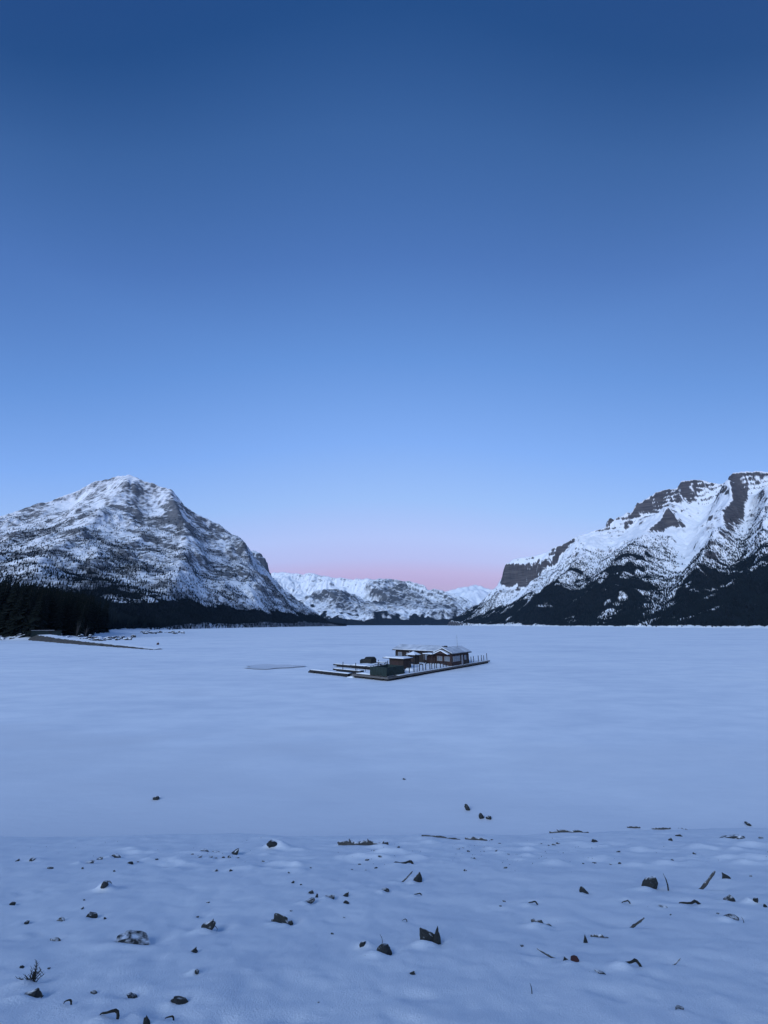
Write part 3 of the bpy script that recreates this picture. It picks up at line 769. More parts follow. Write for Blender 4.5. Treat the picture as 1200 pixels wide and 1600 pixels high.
lines_r = [ridge_r, flat_line(foot_r, 1.0),
    # the square cliff block at the left end: plateau rim, cliff foot
    line([(789, 882, 3880, 0, .3), (812, 886, 3780, 0, .3), (834, 890, 3700, 0, .3)]),
    line([(786, 912, 3870, 0, .7), (812, 916, 3762, 0, .8), (836, 916, 3680, 0, .7)]),
    line([(852, 875, 3640, 0, .5), (868, 883, 3590, 0, .4)]), line([(846, 900, 3610, .2, .7), (872, 896, 3565, .2, .5)]),
    # rock bands under the summits: foot of the band
    line([(946, 828, 3500, 0, .3), (996, 813, 3420, 0, .6), (1027, 804, 3360, 0, .6), (1046, 790, 3330, 0, .5), (1072, 777, 3310, 0, .6), (1112, 767, 3240, 0, .3)]),
    line([(960, 815, 3515, 0, .6), (1000, 792, 3450, 0, .3), (1035, 782, 3390, 0, .4)]),
    # big snow spur in the middle, forested below
    line([(1042, 797, 3300, 0, 0), (1038, 808, 3300, 0, .2), (1009, 836, 3100, 0, 0), (992, 853, 2950, .7), (980, 880, 2650, 1.), (955, 920, 2250, 1.), (920, 955, 1850, 1.), (890, 972, 1650, 1.)], 0.945),
    line([(990, 826, 3350), (966, 850, 3150), (948, 868, 2980, .1), (928, 897, 2700, .5), (890, 940, 2300, .9), (860, 966, 2080, 1)], 1.05),
    line([(1046, 830, 2960, 0, .1), (1040, 865, 2650, .5, .2), (1020, 900, 2250, .75), (985, 945, 1800, 1)], 1.05),
    # ribs and chutes below the left snowfield
    line([(915, 858, 3480, 0), (900, 882, 3250, .7), (872, 915, 2950, 1), (838, 948, 2650, 1), (812, 968, 2500, 1)], 0.92),
    line([(880, 868, 3560, 0), (868, 895, 3380, .3), (846, 925, 3150, .25), (815, 955, 2900, .6), (795, 970, 2800, 1)], 1.03),
    line([(858, 905, 3500, .5), (832, 930, 3380, .9), (800, 952, 3250, 1), (770, 970, 3250, 1)], 0.94),
    line([(820, 926, 3640, 0), (795, 943, 3560, .2), (765, 962, 3500, .7)], 1.02),
    # the long couloir from the summit notch
    line([(1127, 760, 3180), (1104, 792, 3080), (1088, 828, 2900), (1074, 866, 2650), (1071, 893, 2420, .1), (1052, 925, 2050, .5), (1024, 960, 1600, .6)], 1.04),
    # rocky spur falling from the tooth
    line([(1141, 748, 3140, 0, .5), (1147, 775, 3000, 0, .2), (1128, 815, 2750, .1, .6), (1108, 850, 2450, .45, .6), (1095, 885, 2150, .8, .4), (1085, 920, 1800, 1), (1070, 955, 1450, 1)], 0.94),
    line([(1172, 780, 2900, 0, .1), (1168, 835, 2500, .3, .5), (1152, 885, 2100, .9, .3), (1125, 940, 1600, 1)], 1.04),
    line([(1200, 765, 2850, 0, .1), (1198, 810, 2500, .25, .6), (1192, 855, 2150, .7, .4), (1185, 905, 1700, 1), (1170, 955, 1200, 1)], 0.95),
    line([(1290, 775, 2600), (1290, 860, 1950, .4, .4), (1270, 930, 1350, 1)], 1.02), line([(1400, 770, 2350), (1380, 850, 1700, .3), (1360, 930, 1100, 1)], 0.9), line([(1620, 800, 2050), (1560, 900, 1250, .8)], 0.95),
    behind(ridge_r, 900, 0.7)]
lines_r = [lines_r[0], lines_r[1]] + [q for q in ([p for p in ln if p[0] > np.interp(p[1], foot_r[::-1, 1], foot_r[::-1, 0]) + 60] for ln in lines_r[2:]) if q]
def beds_r(X_, Y_, z, rd):
    t = z - 0.06 * X_ + 46 * fbm(X_ / 260, Y_ / 260, 5)
    k = sstep(420, 40, rd) * sstep(-0.30, 0.15, fbm(X_ / 240 + 8, Y_ / 240, 3))
    return z + (0.65 * steps(t, 47, 0.9) + 0.35 * steps(t + 13, 19, 0.9)) * (0.08 + 0.60 * k) * sstep(350, 600, z) * sstep(-0.45, 0.3, fbm(X_ / 95 + 3, Y_ / 95, 3))
STEP_R = 8.0
xs_, ys_, X_, Y_, z, rd, fo, ro = tin_field(560, 4300, 240, 5000, STEP_R, lines_r, 23, warp=26, rough=48, rough_scale=360, er=(14, 16000, 60), beds=beds_r, fine=0.9)
df_, _, _ = poly_dist(X_, Y_, foot_r)
fs_ = np.interp(Y_, foot_r[::-1, 1], foot_r[::-1, 0]) - X_
z = np.where(fs_ > 0, np.minimum(z, -2 - 0.003 * df_), z)
back = Y_ > np.interp(X_, [p[0] for p in ridge_r], [p[1] for p in ridge_r]) + 40
nz, gx, gy = slope_nz(z, STEP_R)
conc = blur(z, 9) - z
rel = nz - blur(nz, 22)
snow = 0.76 + 1.3 * rel + 0.8 * (sstep(0.32, 0.58, nz) - 0.85) + 0.014 * np.clip(conc, -8, 8) + 0.20 * fbm(X_ / 300 + 6, Y_ / 300, 4) + 0.28 * fbm(X_ / 45, Y_ / 45, 5) - 0.55 * ro * sstep(-0.2, 0.25, fbm(X_ / 90, Y_ / 90 + 9, 4))
tree_r = 1.05 * fo - 0.05 + 0.62 * fbm(X_ / 150 + 5, Y_ / 150, 5) * sstep(0.02, 0.25, fo) + 0.30 * fbm(X_ / 45, Y_ / 45, 3) * sstep(0.02, 0.2, fo) - 0.22 * sstep(2, 8, conc)
tree_r = tree_r + 0.17 * sstep(300, 80, z) + 0.05 * sstep(520, 250, z) * sstep(0.3, 0.7, fo)
tree_r = np.clip(tree_r, 0, 1) * (z > 2) * sstep(0.3, 0.55, nz)
fr_ = 0.9 * sstep(0.78, 1.05, blur(tree_r, 3))
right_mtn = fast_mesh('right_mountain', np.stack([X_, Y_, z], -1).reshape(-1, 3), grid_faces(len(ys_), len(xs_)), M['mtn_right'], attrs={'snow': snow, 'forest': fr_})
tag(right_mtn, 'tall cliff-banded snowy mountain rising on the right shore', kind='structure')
P, Hh = scatter(430000, xs_, ys_, STEP_R, z, np.clip(tree_r, 0, 1) ** 1.3 * 0.95, 6, back | (fs_ > 0), 7, 15)
o = cone_forest('mountain_forest', P, Hh, M['far_conifer'], 22)
tag(o, 'dark conifer forest covering the lower slopes of the right mountain', 'forest', kind='stuff')

# --- the mountains closing the far end of the lake
ridge_f = line([(250, 930, 8600), (400, 900, 8500), (440, 893, 8400), (470, 896, 8300), (487, 895, 8300), (505, 900, 8200), (535, 902, 8100), (560, 905, 8050), (572, 903, 8000), (600, 906, 8000), (612, 904, 7950), (632, 907, 7900), (645, 911, 7850), (660, 912, 7800),
    (690, 921, 7700), (715, 930, 7500), (735, 938, 7300), (765, 955, 7000), (820, 972, 6700)])
foot_f = np.array([(-1800, 5200), (-900, 5400), (-200, 5600), (500, 5700), (1100, 5900), (1800, 6200), (2400, 6500)], float)
lines_f = [ridge_f, flat_line(foot_f, 2.0, 1.0),
    line([(508, 918, 7000, .1, .9), (522, 932, 6850, .5, .9), (540, 946, 6600, .7, .6), (562, 958, 6300, .9)], 0.93), line([(508, 918, 7000, .1, .9), (497, 930, 6900, .5, .9), (484, 941, 6700, .8), (468, 956, 6400, .9)], 0.93),
    line([(470, 910, 7900), (478, 930, 7500, .1), (462, 945, 7100, .4)], 1.04), line([(540, 915, 7750), (560, 935, 7300), (590, 952, 6700, .4)], 1.04),
    line([(572, 908, 7850, 0, .2), (592, 926, 7500, 0, .4), (615, 944, 6900, .2, .3), (640, 962, 6300, .9)], 0.95), line([(605, 912, 7800), (632, 935, 7300, 0), (665, 957, 6600, .4)], 1.04),
    line([(635, 911, 7750, 0, .3), (655, 928, 7400, 0, .4), (680, 947, 6900, .3, .2), (700, 963, 6400, .9)], 0.95), line([(668, 922, 7550), (695, 942, 7150, .1), (720, 958, 6700, .6)], 1.03),
    line([(700, 930, 7400, .1, .3), (725, 948, 7050, .5), (745, 962, 6750, 1)], 0.96),
    line([(430, 910, 8000), (420, 940, 7200, .3), (440, 962, 6300, .9)], 1.0), behind(ridge_f, 800, 0.5)]
def beds_f(X_, Y_, z, rd):
    t = z + 0.45 * X_ + 50 * fbm(X_ / 500, Y_ / 500, 3)
    return z + steps(t, 110, 0.8) * 0.28 * sstep(150, 500, z)
STEP_F = 18.0
xs_, ys_, X_, Y_, z, rd, fo, ro = tin_field(-3200, 2700, 5000, 9300, STEP_F, lines_f, 37, warp=60, rough=85, rough_scale=620, er=(10, 8000, 45), beds=beds_f, fine=2.0)
fs_ = Y_ - np.interp(X_, foot_f[:, 0], foot_f[:, 1])
z = np.where(fs_ < 0, np.minimum(z, -2 + 0.003 * fs_), z)
nz, gx, gy = slope_nz(z, STEP_F)
conc = blur(z, 5) - z
rel = nz - blur(nz, 10)
snow = 0.60 + 1.3 * rel + 0.004 * np.clip(conc, -20, 20) + 0.16 * fbm(X_ / 700, Y_ / 700, 4) + 0.20 * fbm(X_ / 110, Y_ / 110, 4) + 0.20 * sstep(100, -900, X_) - 0.55 * ro
far_mtn = fast_mesh('far_mountain', np.stack([X_, Y_, z], -1).reshape(-1, 3), grid_faces(len(ys_), len(xs_)), M['mtn_far'], attrs={'snow': snow, 'forest': 0.85 * sstep(0.72, 1.15, fo + 0.40 * fbm(X_ / 200, Y_ / 200, 4) + 0.5 * sstep(110, 30, z))})
tag(far_mtn, 'long snowy mountain closing the far end of the lake', kind='structure')
# small white peak beyond, right of the far mountain
ridge_p = line([(600, 960, 13000), (690, 926, 13000), (712, 921, 13000), (728, 920, 13000), (743, 915, 13000), (757, 920, 13000), (775, 924, 13000), (830, 950, 13000)])
lines_p = [ridge_p, flat_line([(-500, 10800), (1500, 10600), (3200, 10500), (5500, 10800)], 2.0, 0), line([(743, 922, 12600), (735, 940, 11900)], 0.95), behind(ridge_p, 900, 0.6)]
xs_, ys_, X_, Y_, z, rd, fo, ro = tin_field(-400, 5400, 10500, 14000, 40.0, lines_p, 41, warp=60, rough=110, rough_scale=800, er=(4, 4000, 30), fine=2.0)
nz, gx, gy = slope_nz(z, 40.0)
o = fast_mesh('distant_peak', np.stack([X_, Y_, z], -1).reshape(-1, 3), grid_faces(len(ys_), len(xs_)), M['mtn_far'], attrs={'snow': sstep(0.35, 0.7, nz) + 0.15, 'forest': 0 * z})
tag(o, 'small white peak far off between the far and right mountains', kind='structure')
# the rock wall showing behind the left mountain's right shoulder
ridge_w = line([(330, 870, 3250), (385, 857, 3250), (401, 859, 3250), (411, 866, 3250), (419, 880, 3250), (424, 896, 3250), (436, 915, 3250), (460, 945, 3250), (500, 975, 3250)])
lines_w = [ridge_w, flat_line([(-1900, 2700), (-1000, 2700), (-500, 2750), (-250, 2900)], 0.0, 0), behind(ridge_w, 400, 0.8)]
def beds_w(X_, Y_, z, rd): return z + steps(z + 10 * fbm(X_ / 90, Y_ / 90, 3), 42, 0.8) * 0.8
xs_, ys_, X_, Y_, z, rd, fo, ro = tin_field(-1900, -300, 2700, 3700, 11.0, lines_w, 51, warp=15, rough=25, rough_scale=300, er=(4, 4000, 30), beds=beds_w)
nz, gx, gy = slope_nz(z, 11.0)
o = fast_mesh('rear_shoulder', np.stack([X_, Y_, z], -1).reshape(-1, 3), grid_faces(len(ys_), len(xs_)), M['mtn_left'], attrs={'snow': sstep(0.4, 0.8, nz) * 0.8 + 0.1, 'forest': 0 * z})
tag(o, 'pale banded rock shoulder behind the left mountain', kind='structure')

# ------------------------------------------------------------------ the setting: low wooded bank on the left
shore_line = np.array([(-420, 150), (-300, 205), (-258, 250), (-215, 240), (-190, 262), (-235, 330), (-275, 400), (-320, 520), (-375, 640), (-420, 850)], float)
xs_b, ys_b = np.arange(-520, -150, 2.6), np.arange(140, 720, 3.0)
X_, Y_ = np.meshgrid(xs_b, ys_b)
d_, _, sd = poly_dist(X_ + 6 * fbm(X_ / 20, Y_ / 20, 3), Y_ + 6 * fbm(X_ / 20 + 9, Y_ / 20, 3), shore_line)
inland = np.where(sd > 0, d_, -d_)
zb = np.where(inland > 0, 3.6 * (1 - np.exp(-inland / 14)) + 0.11 * np.maximum(inland - 18, 0), 0.06 * inland)
zb = zb + 0.35 * fbm(X_ / 9, Y_ / 9, 4) * sstep(0, 8, inland)
bank = fast_mesh('wooded_bank', np.stack([X_, Y_, zb], -1).reshape(-1, 3), grid_faces(len(ys_b), len(xs_b)), M['bank_snow'])
tag(bank, 'low snowy bank under the dark wood on the left shore', kind='structure')
def bank_z(x, y):
    i = int(np.clip((x - xs_b[0]) / 2.6, 0, len(xs_b) - 1)); j = int(np.clip((y - ys_b[0]) / 3.0, 0, len(ys_b) - 1))
    return float(zb[j, i])
def bank_in(x, y):
    i = int(np.clip((x - xs_b[0]) / 2.6, 0, len(xs_b) - 1)); j = int(np.clip((y - ys_b[0]) / 3.0, 0, len(ys_b) - 1))
    return float(inland[j, i])

# ------------------------------------------------------------------ objects
tag(fast_mesh('ice_patch', np.array(ice_ring) + np.array([0, 0, 0.16]), np.array([(0, k, k % 48 + 1) for k in range(1, 49)]), M['ice'], smooth=False),
    'grey oval patch of bare lake ice left of the dock', kind='structure')

# --- wood on the left bank: single conifers, each trunk and crown
def conifer_meshes(seed):
    r = random.Random(seed)
    tr = MB(); tr.bar((0, 0, -0.06), (0, 0, 0.95), 0.016, 0.003, 6)
    v, f = [], []
    nw = 19
    for k in range(nw):
        q = k / (nw - 1)
        zc = 0.07 + 0.90 * q ** 0.92
        R = (0.165 + 0.03 * r.random()) * (1 - q) ** 0.78 + 0.012
        nb = 8 if q < 0.7 else 6
        a0 = r.uniform(0, 6.28)
        for j in range(nb):
            a = a0 + j * 6.283 / nb + r.uniform(-0.25, 0.25)
            L = R * r.uniform(0.62, 1.18); dz = -L * r.uniform(0.25, 0.55); wd = L * r.uniform(0.20, 0.34)
            ca, sa = math.cos(a), math.sin(a); i = len(v)
            zz = zc + r.uniform(-0.015, 0.015)
            v += [(0, 0, zz + 0.02), (ca * L * 0.55 - sa * wd, sa * L * 0.55 + ca * wd, zz + dz * 0.42), (ca * L, sa * L, zz + dz),
                  (ca * L * 0.55 + sa * wd, sa * L * 0.55 - ca * wd, zz + dz * 0.42), (ca * L * 0.5, sa * L * 0.5, zz + dz * 0.9 - 0.02)]
            f += [(i, i + 1, i + 2), (i, i + 2, i + 3), (i + 1, i + 4, i + 2), (i + 4, i + 3, i + 2), (i, i + 4, i + 1), (i, i + 3, i + 4)]
    i = len(v)
    v += [(0.012, 0, 0.93), (-0.006, 0.010, 0.93), (-0.006, -0.010, 0.93), (0, 0, 1.0)]; f += [(i, i + 1, i + 3), (i + 1, i + 2, i + 3), (i + 2, i, i + 3)]
    a = tr.build('trunk', M['bark']); c = link_mesh('crown', v, f, M['conifer'])
    ma, mc = a.data, c.data
    bpy.data.objects.remove(a); bpy.data.objects.remove(c)
    return ma, mc
CON = [conifer_meshes(100 + k) for k in range(6)]
def plant_conifer(x, y, z, h, k, w=1.0):
    root = empty('conifer_tree', (x, y, z), random.uniform(0, 6.28)); root.scale = (h * w, h * w, h)
    for nm, me in zip(('trunk', 'crown'), CON[k % 6]):
        o = bpy.data.objects.new(nm, me); C.objects.link(o); o.parent = root
    return root
top_line = np.array([(-60, 900), (0, 902), (30, 905), (60, 912), (90, 918), (130, 925), (170, 931), (200, 938), (216, 948), (230, 955)], float)
rt = random.Random(12); nt = 0; tries = 0
while nt < 285 and tries < 20000:
    tries += 1
    y = rt.uniform(205, 430); px = rt.uniform(-60, 226)
    x = (px - 600) / F_PX * (y * math.cos(PITCH))
    d_in = bank_in(x, y)
    if not (9 < d_in < 120) or x < -515: continue
    if d_in > 45 and rt.random() < 0.45: continue
    z0 = bank_z(x, y)
    ytop = np.interp(px, top_line[:, 0], top_line[:, 1]) + rt.choice([0, 2, 5, 9, 14, 20, 26])
    hh = at(px, ytop, y)[2] - z0
    hh = min(max(hh, 9), 36)
    root = plant_conifer(x, y, z0 - 0.3, hh, nt, rt.uniform(0.8, 1.15))
    tag(root, 'dark conifer massed in the wood on the left bank', 'tree', 'conifers of the dark wood on the left bank')
    nt += 1
# strip of forest along the far left shore
r_ = np.random.default_rng(9); PP, HH = [], []
fl_ = foot_l
for k in range(9000):
    t = r_.uniform(0, 1) ** 0.8
    yy = 360 + t * 2120
    xe = np.interp(yy, fl_[:, 1], fl_[:, 0])
    dx = r_.uniform(6, 90)
    if yy < 720:
        zz = bank_z(xe - dx, yy) if xe - dx > -518 else 8
    else:
        zz = 0.05 * dx
    PP.append((xe - dx, yy, zz)); HH.append(r_.uniform(10, 20))
o = cone_forest('shore_forest', np.array(PP), np.array(HH), M['far_conifer'], 31, tiers=2, wide=0.15)
tag(o, 'narrow dark strip of conifers along the far left lakeshore', 'forest', kind='stuff')

# leaning bare trunk in front of the wood
b0 = on_z(38, 981, 3.4); tp = at(64, 908, b0[1] + 4)
t = empty('leaning_tree', b0); d = tp - b0
mb = MB(); prev = np.zeros(3); pr = 0.34
for k in range(1, 9):
    q = k / 8; p = d * q + np.array((0.5 * math.sin(3 * q), 0.3 * math.sin(5 * q), 0)); rr = 0.34 * (1 - q) + 0.08
    mb.bar(prev, p, pr, rr, 7); prev, pr = p, rr
mb.build('trunk', M['pale_bark'], t, True)
for k in range(9):
    q = 0.35 + 0.07 * k; p = d * q; a = random.uniform(0, 6.28); L = 3.2 * (1.1 - q)
    m1 = MB(); m1.bar(p, p + np.array((math.cos(a) * L, math.sin(a) * L, -0.25 * L)), 0.07, 0.02, 5); m1.build('branch', M['pale_bark'], t)
tag(t, 'pale bare tree trunk leaning in front of the dark wood', 'tree')
# bare shrubs
for i, (px, py, h, lab) in enumerate([(123, 984, 11, 'tall bare pale shrub before the wood above the gravel spit'), (137, 984, 8, 'lower bare shrub right of the tall pale one'), (77, 975, 7, 'bare shrub behind the green shed at left')]):
    y = 262 + i; x = (px - 600) / F_PX * y * math.cos(PITCH); z0 = bank_z(x, y)
    t = empty('bare_shrub', (x, y, z0)); mb = MB()
    for k in range(16):
        a = random.uniform(0, 6.28); sp = random.uniform(0.1, 1.5); hh = h * random.uniform(0.5, 1.0)
        m_ = (0.4 * sp * math.cos(a), 0.4 * sp * math.sin(a), 0.55 * hh)
        mb.bar((0.1 * math.cos(a), 0.1 * math.sin(a), -0.2), m_, 0.06, 0.04, 4)
        mb.bar(m_, (sp * math.cos(a), sp * math.sin(a), hh), 0.04, 0.012, 4)
    mb.build('stems', M['twig'], t)
    tag(t, lab, 'shrub')
# green shed
y = 252; x = (68 - 600) / F_PX * y * math.cos(PITCH) + 3; z0 = 3.0
t = empty('shed', (x, y, z0), 0.72)
MB().box(-7.2, 7.2, -2, 2, -1.2, 2.4).build('wall', M['green'], t)
for k in range(9):
    MB().box(-7.1 + k * 1.6, -6.98 + k * 1.6, -2.06, -2.003, -1, 2.3).build('batten', M['trim'], t)
r0 = MB().box(-7.6, 7.6, -2.4, 2.4, 2.403, 2.55).build('roof', M['trim'], t)
MB().box(-7.5, 3.5, -2.3, 2.3, 2.553, 2.66).build('snow_cover', M['snow_cap'], t)
MB().box(1.2, 2.4, -2.07, -2.004, -0.9, 1.9).build('door', M['trim'], t)
tag(t, 'long low dark green shed in front of the wood at far left', 'shed')

# gravel spit running down to the ice
tip = on_z(247, 1015, 0); tail = np.array((-226.0, 262.0, 0)); dv = (tail - tip)[:2]; Ls = np.hypot(*dv); dv /= Ls; nv = np.array((-dv[1], dv[0]))
if nv[1] > 0: nv = -nv
V, Fa, fm = [], [], []
NS = 110
for k in range(NS + 1):
    q = k / NS; hgt = (0.12 + 2.3 * q ** 0.75 + 1.0 * q ** 3) * random.uniform(0.88, 1.08)
    c = tip[:2] + dv * Ls * q + nv * 1.5 * math.sin(4 * q)
    w = 1.6 + 3.2 * q; j1, j2, j3 = (random.uniform(-0.9, 0.9) for _ in range(3))
    for off, zz in ((w + hgt * 1.3 + j1, -0.2), (w + hgt * 0.7 + j2 * 0.8, hgt * (0.45 + 0.1 * j3)), (w * 0.9 + 0.5 * j3, hgt), (-w * 0.5, hgt + 0.25), (-w - hgt * 0.8, hgt * 0.5), (-w - hgt * 3.5, -0.2)):
        V.append((c[0] + nv[0] * off, c[1] + nv[1] * off, zz))
for k in range(NS):
    for j in range(5):
        a = k * 6 + j; Fa.append((a, a + 1, a + 7, a + 6)); fm.append(0 if j < 2 else 1)
o = link_mesh('gravel_spit', V, Fa, [M['gravel'], M['bank_snow']], fmat=fm)
tag(o, 'dark gravel spit sloping from the left bank down to the ice', kind='structure')

# rock meshes shared by all stones
def rock_mesh(name, seed, kind, mat_):
    r = np.random.default_rng(seed)
    import bmesh
    bm = bmesh.new(); bmesh.ops.create_icosphere(bm, subdivisions=3, radius=1.0)
    co = np.array([v.co[:] for v in bm.verts])
    for _ in range(11):                                       # plane cuts give broken faces
        nn = r.normal(size=3); nn /= np.linalg.norm(nn); d0 = r.uniform(0.55, 0.85)
        ov = np.maximum(co @ nn - d0, 0); co -= ov[:, None] * nn
    co += (0.05 if mat_ is M['boulder'] else 0.16) * np.stack([fbm(co[:, 0] * 1.8 + 3 * k + seed, co[:, 1] * 1.8 + co[:, 2] * 1.3, 4) for k in range(3)], -1)
    if kind == 'p':
        tp_ = np.clip((co[:, 2] + 0.6) / 1.5, 0, 1) ** 1.4; co[:, 0] = co[:, 0] * (1 - 0.70 * tp_) + 0.95 * tp_ * r.choice([-1, 1]) * r.uniform(0.4, 1); co[:, 1] *= (1 - 0.75 * tp_); co[:, 2] *= 1.1
    if kind == 's':
        co[:, 2] *= 0.45; co[:, 0] *= 1.15; co[:, 2] += 0.22 * co[:, 0] * r.choice([-1, 1])
    mn, mx_ = co.min(0), co.max(0)
    co = (co - (mn + mx_) / 2) / (mx_ - mn); co[:, 2] += 0.5            # unit box standing on z = 0
    for v, c in zip(bm.verts, co): v.co = c
    me = bpy.data.meshes.new(name); bm.to_mesh(me); bm.free(); me.materials.append(mat_)
    return me
RK = {k: [rock_mesh('stone', 300 + 10 * ord(k) + j, k, M['rock']) for j in range(6)] for k in 'rps'}
RED = rock_mesh('stone', 77, 'r', M['red_rock'])
BLD = [rock_mesh('boulder', 500 + j, 'r', M['boulder']) for j in range(5)]
CAPM = {}
def cap_mesh(me):
    """snow lying on a stone: its upper faces lifted and softened"""
    if me.name in CAPM: return CAPM[me.name]
    vs = np.array([v.co[:] for v in me.vertices]); keep = {}
    V, Fa = [], []
    for p in me.polygons:
        if p.normal.z > 0.35 and p.center.z > 0.45:
            q = []
            for i in p.vertices:
                if i not in keep: keep[i] = len(V); V.append(vs[i] * np.array((1.04, 1.04, 1)) + np.array((0, 0, 0.06)))
                q.append(keep[i])
            Fa.append(tuple(q))
    m2 = bpy.data.meshes.new('snow_cap'); m2.from_pydata([tuple(v) for v in V], [], Fa); m2.materials.append(M['snow_cap'])
    m2.polygons.foreach_set('use_smooth', [True] * len(m2.polygons)); CAPM[me.name] = m2
    return m2

# boulders along the left bank
rb = random.Random(5)
def boulders(n_, pxr, pyr, size, label, group, Yr):
    for k in range(n_):
        px = rb.uniform(*pxr); y = rb.uniform(*Yr(px)); x = (px - 600) / F_PX * y * math.cos(PITCH)
        z0 = max(bank_z(x, y), 0.0); s = rb.uniform(*size)
        root = empty('boulder', (x, y, z0 - 0.15 * s), rb.uniform(0, 6.28)); root.scale = (s * rb.uniform(0.8, 1.3), s * rb.uniform(0.8, 1.2), s * rb.uniform(0.5, 0.85))
        me = rb.choice(BLD); a = bpy.data.objects.new('stone', me); C.objects.link(a); a.parent = root
        c = bpy.data.objects.new('snow_cap', cap_mesh(me)); C.objects.link(c); c.parent = root
        tag(root, label, 'boulder', group)
boulders(55, (-5, 112), None, (1.4, 3.4), 'snow-capped boulder on the bank left of the gravel spit', 'boulders left of the gravel spit', lambda p: (246, 262))
boulders(60, (118, 212), None, (1.2, 3.0), 'snow-capped boulder between the gravel spit and the wood', 'boulders between the spit and the wood', lambda p: (225 + (p - 118) * 0.2, 265 + (p - 118) * 0.5))
boulders(34, (222, 292), None, (1.6, 4.2), 'snow-capped boulder at the point beyond the wood', 'boulders at the point beyond the wood', lambda p: (400, 520))

# buoy frozen in by the spit
bp_ = on_z(246.5, 1007.5, 0)
t = empty('buoy', bp_)
rings = [[(0.55 * math.sin(a) * math.cos(2 * math.pi * k / 14), 0.55 * math.sin(a) * math.sin(2 * math.pi * k / 14), 0.40 - 0.62 * math.cos(a)) for k in range(14)] for a in np.linspace(0.25, 2.9, 9)]
MB().loft(rings).build('float', M['buoy'], t, True)
MB().bar((0, 0, 0.95), (0, 0, 1.45), 0.05, 0.05, 8).build('mast', M['trim'], t)
MB().box(-0.35, 0.3, -0.3, 0.3, 1.0, 1.06).build('snow_cap', M['snow_cap'], t)
tag(t, 'small dark round buoy frozen in beside the gravel spit', 'buoy')

# ------------------------------------------------------------------ floating dock and boathouses
TH = math.radians(51.7)
O0 = on_z(606, 1064.7, 0); CA, SA = math.cos(TH), math.sin(TH)
def dk(a, b_, z=0.0): return (O0[0] + a * CA - b_ * SA, O0[1] + a * SA + b_ * CA, z)
def dthing(name, a, b_, z, label, cat, group=None):
    return tag(empty(name, dk(a, b_, z), TH), label, cat, group)
DZ = 0.60
def snow_slab(name, parent, x0, x1, y0, y1, z0, h, seed, cell=0.5):
    """uneven snow lying on a flat top"""
    nx, ny = max(2, int((x1 - x0) / cell)), max(2, int((y1 - y0) / cell))
    gx_, gy_ = np.meshgrid(np.linspace(x0, x1, nx + 1), np.linspace(y0, y1, ny + 1))
    edge = np.minimum.reduce([gx_ - x0, x1 - gx_, gy_ - y0, y1 - gy_])
    zt = z0 + h * (0.45 + 0.55 * sstep(0, 0.5, edge)) * (1 + 0.55 * fbm(gx_ / 1.6 + seed, gy_ / 1.6, 3))
    n_ = (nx + 1) * (ny + 1)
    V = np.concatenate([np.stack([gx_, gy_, zt], -1).reshape(-1, 3), np.stack([gx_, gy_, np.full_like(zt, z0)], -1).reshape(-1, 3)])
    Fq = [tuple(q) for q in grid_faces(ny + 1, nx + 1)]
    idx = np.arange(n_).reshape(ny + 1, nx + 1)
    loop = list(idx[0, :]) + list(idx[1:, -1]) + list(idx[-1, -2::-1]) + list(idx[-2:0:-1, 0])
    for i, j in zip(loop, loop[1:] + loop[:1]): Fq.append((int(i), int(i) + n_, int(j) + n_, int(j)))
    return link_mesh(name, V, [tuple(int(i) for i in q) for q in Fq], M['snow_cap'], parent, True)
# main float
t = dthing('floating_dock', 0, 0, 0, 'long main floating dock with snow on its deck', 'dock')
MB().box(0, 40.6, 0, 8, 0.30, DZ - 0.02).box(11, 31, 8.003, 19, 0.30, DZ - 0.02).build('deck', M['timber'], t)
fb = MB()
for a0 in np.arange(0.2, 40, 2.9): fb.box(a0, a0 + 2.3, 0.12, 0.9, -0.15, 0.297).box(a0, a0 + 2.3, 7.1, 7.88, -0.15, 0.297)
for b0_ in np.arange(1.2, 7, 2.2): fb.box(0.1, 0.9, b0_, b0_ + 1.8, -0.15, 0.297)
fb.build('floats', M['trim'], t)
MB().box(-0.12, 40.7, -0.14, -0.003, 0.32, DZ + 0.02).build('fender_board', M['plank'], t)
snow_slab('edge_snow', t, 3.0, 40.5, -0.1, 0.7, DZ + 0.022, 0.05, 11)
MB().box(-0.14, -0.003, 0, 8, 0.32, DZ + 0.02).build('fender_board', M['plank'], t)
snow_slab('snow_cover', t, 0.9, 40.3, 0.75, 7.9, DZ - 0.015, 0.16, 1)
snow_slab('snow_cover', t, 11.2, 30.8, 8.0, 18.8, DZ - 0.015, 0.20, 2)
snow_slab('drift', t, 9.5, 22.0, 1.6, 7.5, DZ + 0.10, 0.34, 3)
# finger docks
def finger(a0, w, b0_, b1, posts, label):
    t = dthing('finger_dock', a0, b0_, 0, label, 'dock')
    L = b1 - b0_
    MB().box(0, w, 0, L, 0.25, DZ - 0.08).build('deck', M['timber'], t)
    f_ = MB()
    for q in np.arange(0.2, L - 1, 2.2): f_.box(0.08, w - 0.08, q, q + 1.7, -0.15, 0.247)
    f_.build('floats', M['trim'], t)
    snow_slab('snow_cover', t, 0.12, w - 0.05, 0.1, L - 0.1, DZ - 0.078, 0.10, a0)
    for q, h in posts:
        MB().bar((w * 0.15, q, -0.3), (w * 0.15, q, h), 0.07, 0.07, 8).build('post', M['trim'], t)
finger(-0.1, 1.5, 9.0, 19.3, [], 'front left finger dock, longest toward the left, without posts')
finger(4.4, 1.3, 10.2, 17.4, [(1.2, 1.9), (4.6, 1.9)], 'short middle finger dock with two thin posts')
finger(11.2, 1.7, 8.1, 24.2, [(0.8, 2.0), (3.2, 2.0)], 'rear left finger dock with a pale snowy top')
